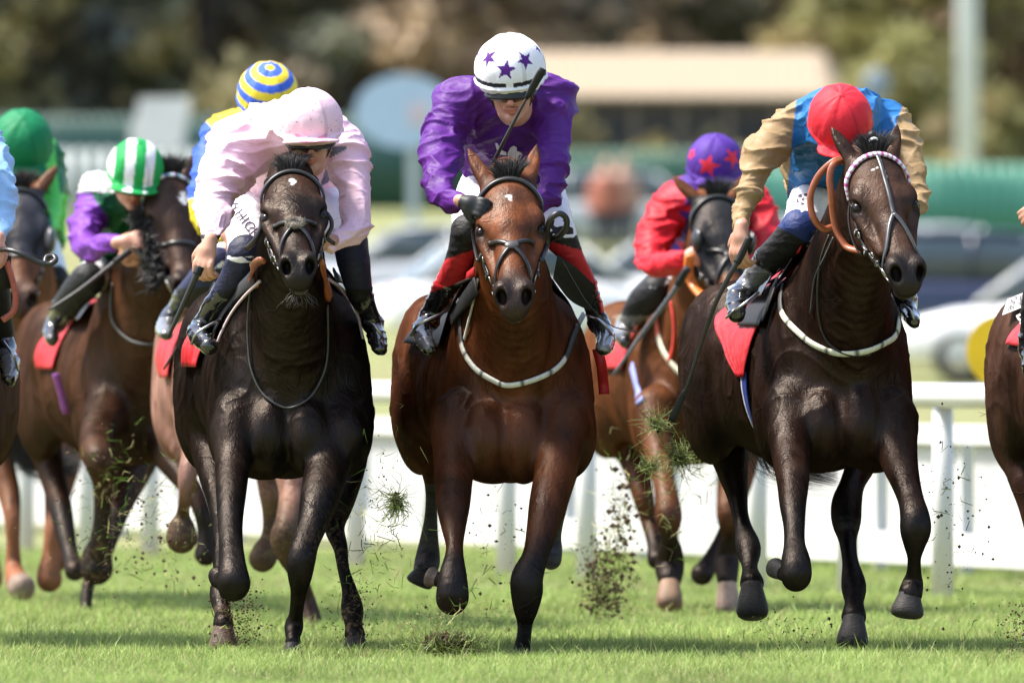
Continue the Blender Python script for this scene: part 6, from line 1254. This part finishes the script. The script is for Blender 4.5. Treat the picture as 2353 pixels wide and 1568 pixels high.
# ------------------------------------------------------------------ turf thrown up by the hooves
M['soil'] = material('soil', rough=.95, spec=.1, vary=.4, vscale=60)
def lumps(P, r, rg, colr):
    """small irregular crumbs"""
    b = np.array([(1, 0, 0), (-1, 0, 0), (0, 1, 0), (0, -1, 0), (0, 0, 1), (0, 0, -1)], float); fq = np.array([(0, 2, 4), (2, 1, 4), (1, 3, 4), (3, 0, 4), (2, 0, 5), (1, 2, 5), (3, 1, 5), (0, 3, 5)])
    n = len(P); X = P[:, None, :]+b[None]*rg.uniform(.4, 1.3, (n, 6, 1))*r[:, None, None]; return X.reshape(-1, 3), (fq[None]+6*np.arange(n)[:, None, None]).reshape(-1, 3), np.repeat(colr, 6, 0)
def spray(name, label, u, v, d, ru, rv, n, rmin=.0015, rmax=.007, green=60, gl=.05, cat='flying turf', seed=0, bias=1.0, kind='stuff', depth=.25):
    rg = np.random.default_rng(seed+100); c = W(u, v, d); k = (D0+d)/FPX; q = rg.normal(0, .45, (n, 3)); P = c+q*V(ru*k, depth, rv*k); r = rmin+(rmax-rmin)*rg.random(n)**(4*bias)
    P[:, 2] = np.maximum(P[:, 2], .01); col = mix(V(.035, .024, .016), V(.11, .075, .045), rg.random(n)); V1, F1, C1 = lumps(P, r, rg, col); Vs = [V1]; tri = [F1]; quad = []; Cs = [C1]; off = len(V1)
    if green:
        p = c+rg.normal(0, .45, (green, 3))*V(ru*k, depth, rv*k); p[:, 2] = np.maximum(p[:, 2], .02); L = []
        for i in range(green):
            dirn = rg.normal(0, 1, 3)*V(1, .5, 1); dirn = nrm(dirn)*gl*rg.uniform(.4, 1.3); cv = rg.normal(0, .25, 3)*gl; A = np.array([p[i], p[i]+dirn*.5+cv, p[i]+dirn]); w_ = nrm(np.cross(dirn, rg.normal(size=3)))*rg.uniform(.001, .0022)
            b = [A[0]-w_, A[0]+w_, A[1]-w_, A[1]+w_, A[2]]; Vs.append(np.array(b)); quad.append([off, off+1, off+3, off+2]); tri.append(np.array([[off+2, off+3, off+4]])); gcol = (V(.10, .17, .03) if rg.random() < .6 else V(.28, .26, .11))*rg.uniform(.6, 1.5); Cs.append(np.tile(gcol, (5, 1))); off += 5
    o = mesh_mixed(name, np.vstack(Vs), np.array(quad, int).reshape(-1, 4), np.vstack(tri), M['soil'], np.vstack(Cs), loc=c)
    return tag(o, label, cat, kind=kind)
def clod(u, v, d, r, label, seed, onground=False, ng=420, gl=.07, sq=.6, nsoil=900, gdir=V(0, 0, 1)):
    rg = np.random.default_rng(seed); c = W(u, v, d); root = empty('turf_clod', c, label, 'turf clod', None); p = rg.normal(0, 1, (nsoil, 3)); p /= np.linalg.norm(p, axis=1)[:, None]; p = c+p*r*(rg.random((nsoil, 1))**.4)*V(1, 1, sq)
    if onground: p[:, 2] = np.abs(p[:, 2])
    V1, F1, C1 = lumps(p, .0015+.014*rg.random(nsoil)**2.5, rg, mix(V(.030, .020, .013), V(.09, .06, .036), rg.random(nsoil))); me = mesh_mixed('soil', V1, np.zeros((0, 4), int), F1, M['soil'], C1, parent=root)
    lines = []; 
    for i in range(ng):
        o = rg.normal(0, 1, 3); o = o/np.linalg.norm(o); b = c+o*r*V(1.5, 1.2, sq)*rg.uniform(.1, 1.25)
        if onground: b[2] = abs(b[2])*.8
        dr = nrm(o*.25+gdir*.7+rg.normal(0, .9, 3))*gl*rg.uniform(.25, 1.5); lines.append([b, b+dr*.5+rg.normal(0, .016, 3), b+dr+rg.normal(0, .02, 3)])
    g = strands('grass_tuft', root, (.13, .17, .04), lines, .0019)
def turf():
    clod(1030, 1478, -.25, .095, 'clump of torn turf lying on the grass below the purple rider', 3, True, 700, .065, .42, 1500)
    clod(912, 1150, .3, .016, 'small clod with trailing grass in the air between the two middle front horses', 5, False, 150, .085, 1.9, 160, V(-.45, 0, -1.3))
    clod(1505, 975, 2.2, .022, 'green grass tuft flying up in front of the light bay horse\'s chest', 6, False, 110, .07, 1.0, 12, V(.1, 0, .2)); clod(1560, 1050, 2.2, .030, 'biggest tuft of green grass thrown up before the hooded horse', 7, False, 150, .09, .8, 14, V(.3, 0, .1)); clod(1497, 1075, 2.4, .024, 'ragged yellow green tuft left of the hooded horse\'s raised leg', 8, False, 90, .06, .9, 12)
    spray('flying_dirt', 'blurred column of brown earth thrown up behind the bay horse', 1388, 1345, 6.5, 62, 120, 1100, .002, .013, 260, .07, seed=1, bias=.9); spray('flying_dirt', 'upper wisps of earth and grass above the brown column', 1425, 1225, 6.0, 46, 160, 260, .002, .018, 220, .07, seed=2, bias=.9)
    spray('flying_dirt', 'dark soil grains spraying round the planted hoof of the black brown horse', 545, 1420, .9, 75, 110, 1700, .001, .006, 40, .04, seed=3); spray('flying_dirt', 'fine soil spray beside the muddy hind hoof of the black brown horse', 815, 1400, 1.0, 70, 120, 900, .001, .005, 30, .05, seed=4)
    spray('flying_dirt', 'grass blades and crumbs in the air between the pink and purple riders\' horses', 880, 1180, .6, 80, 170, 260, .001, .005, 150, .06, seed=5); spray('flying_dirt', 'crumbs and blades over the grass left of the black brown horse', 330, 1230, 4.5, 190, 190, 420, .002, .010, 160, .06, seed=6)
    spray('flying_dirt', 'green blades caught between the legs of the sheepskin cheekpiece horse', 255, 1080, 6.5, 90, 110, 90, .002, .007, 46, .05, seed=7); spray('flying_dirt', 'crumbs in the air before the white barrier at the right', 2190, 1200, .8, 90, 240, 230, .001, .008, 34, .05, seed=8)
    spray('flying_dirt', 'soil grains near the bottom right corner', 2335, 1440, .2, 55, 90, 500, .001, .006, 40, .05, seed=9); spray('flying_dirt', 'dark crumbs low over the grass left of the leading hoof at the right', 1830, 1440, .4, 130, 55, 130, .001, .009, 26, .04, seed=10)
    spray('flying_dirt', 'sparse specks between the legs of the middle horse', 1130, 1260, 2.5, 150, 220, 150, .002, .009, 60, .05, seed=11); spray('flying_dirt', 'green blades round the legs of the hooded horse', 1560, 1120, 5, 130, 150, 80, .002, .006, 130, .06, seed=12); spray('flying_dirt', 'loose soil and straw round the clump on the grass', 1020, 1440, -.2, 150, 90, 320, .001, .004, 110, .05, seed=13)
turf()
def figure(u, D, h, col, label):
    F = Field(); b = V((u-1176)*D/FPX, D, gz(D)); k = h/1.75
    F.chain([b+V(0, 0, .95)*k, b+V(0, 0, 1.2)*k, b+V(0, 0, 1.42)*k], np.array([.16, .17, .15])*k, .05, (V(1, 0, 0), 1.3)); F.chain([b+V(0, 0, 1.45)*k, b+V(0, 0, 1.58)*k], np.array([.06, .06])*k); F.ell(b+V(0, 0, 1.65)*k, V(.08, .095, .12)*k)
    for s_ in (-1, 1): F.chain([b+V(s_*.1, 0, .9)*k, b+V(s_*.12, -.02, .48)*k, b+V(s_*.12, 0, .08)*k, b+V(s_*.12, -.12, .04)*k], np.array([.10, .07, .05, .045])*k); F.chain([b+V(s_*.2, 0, 1.38)*k, b+V(s_*.27, .02, 1.1)*k, b+V(s_*.22, -.12, .88)*k], np.array([.065, .05, .04])*k)
    Vt, Q = F.mesh(.035/max(1, DEV)); z = Vt[:, 2]-b[2]; c = np.where((z < .95*k)[:, None], V(.03, .03, .05), np.where((z > 1.5*k)[:, None], V(.5, .28, .2), V(*col))); root = empty('person', b, label, 'person'); mesh_obj('body', Vt, Q, M['silk'], root, c)
figure(1392, 226, 1.9, (.36, .13, .09), 'distant person in an orange coat near the grey car'); figure(1432, 229, 1.85, (.40, .24, .19), 'distant person in a pale orange coat beside the first')
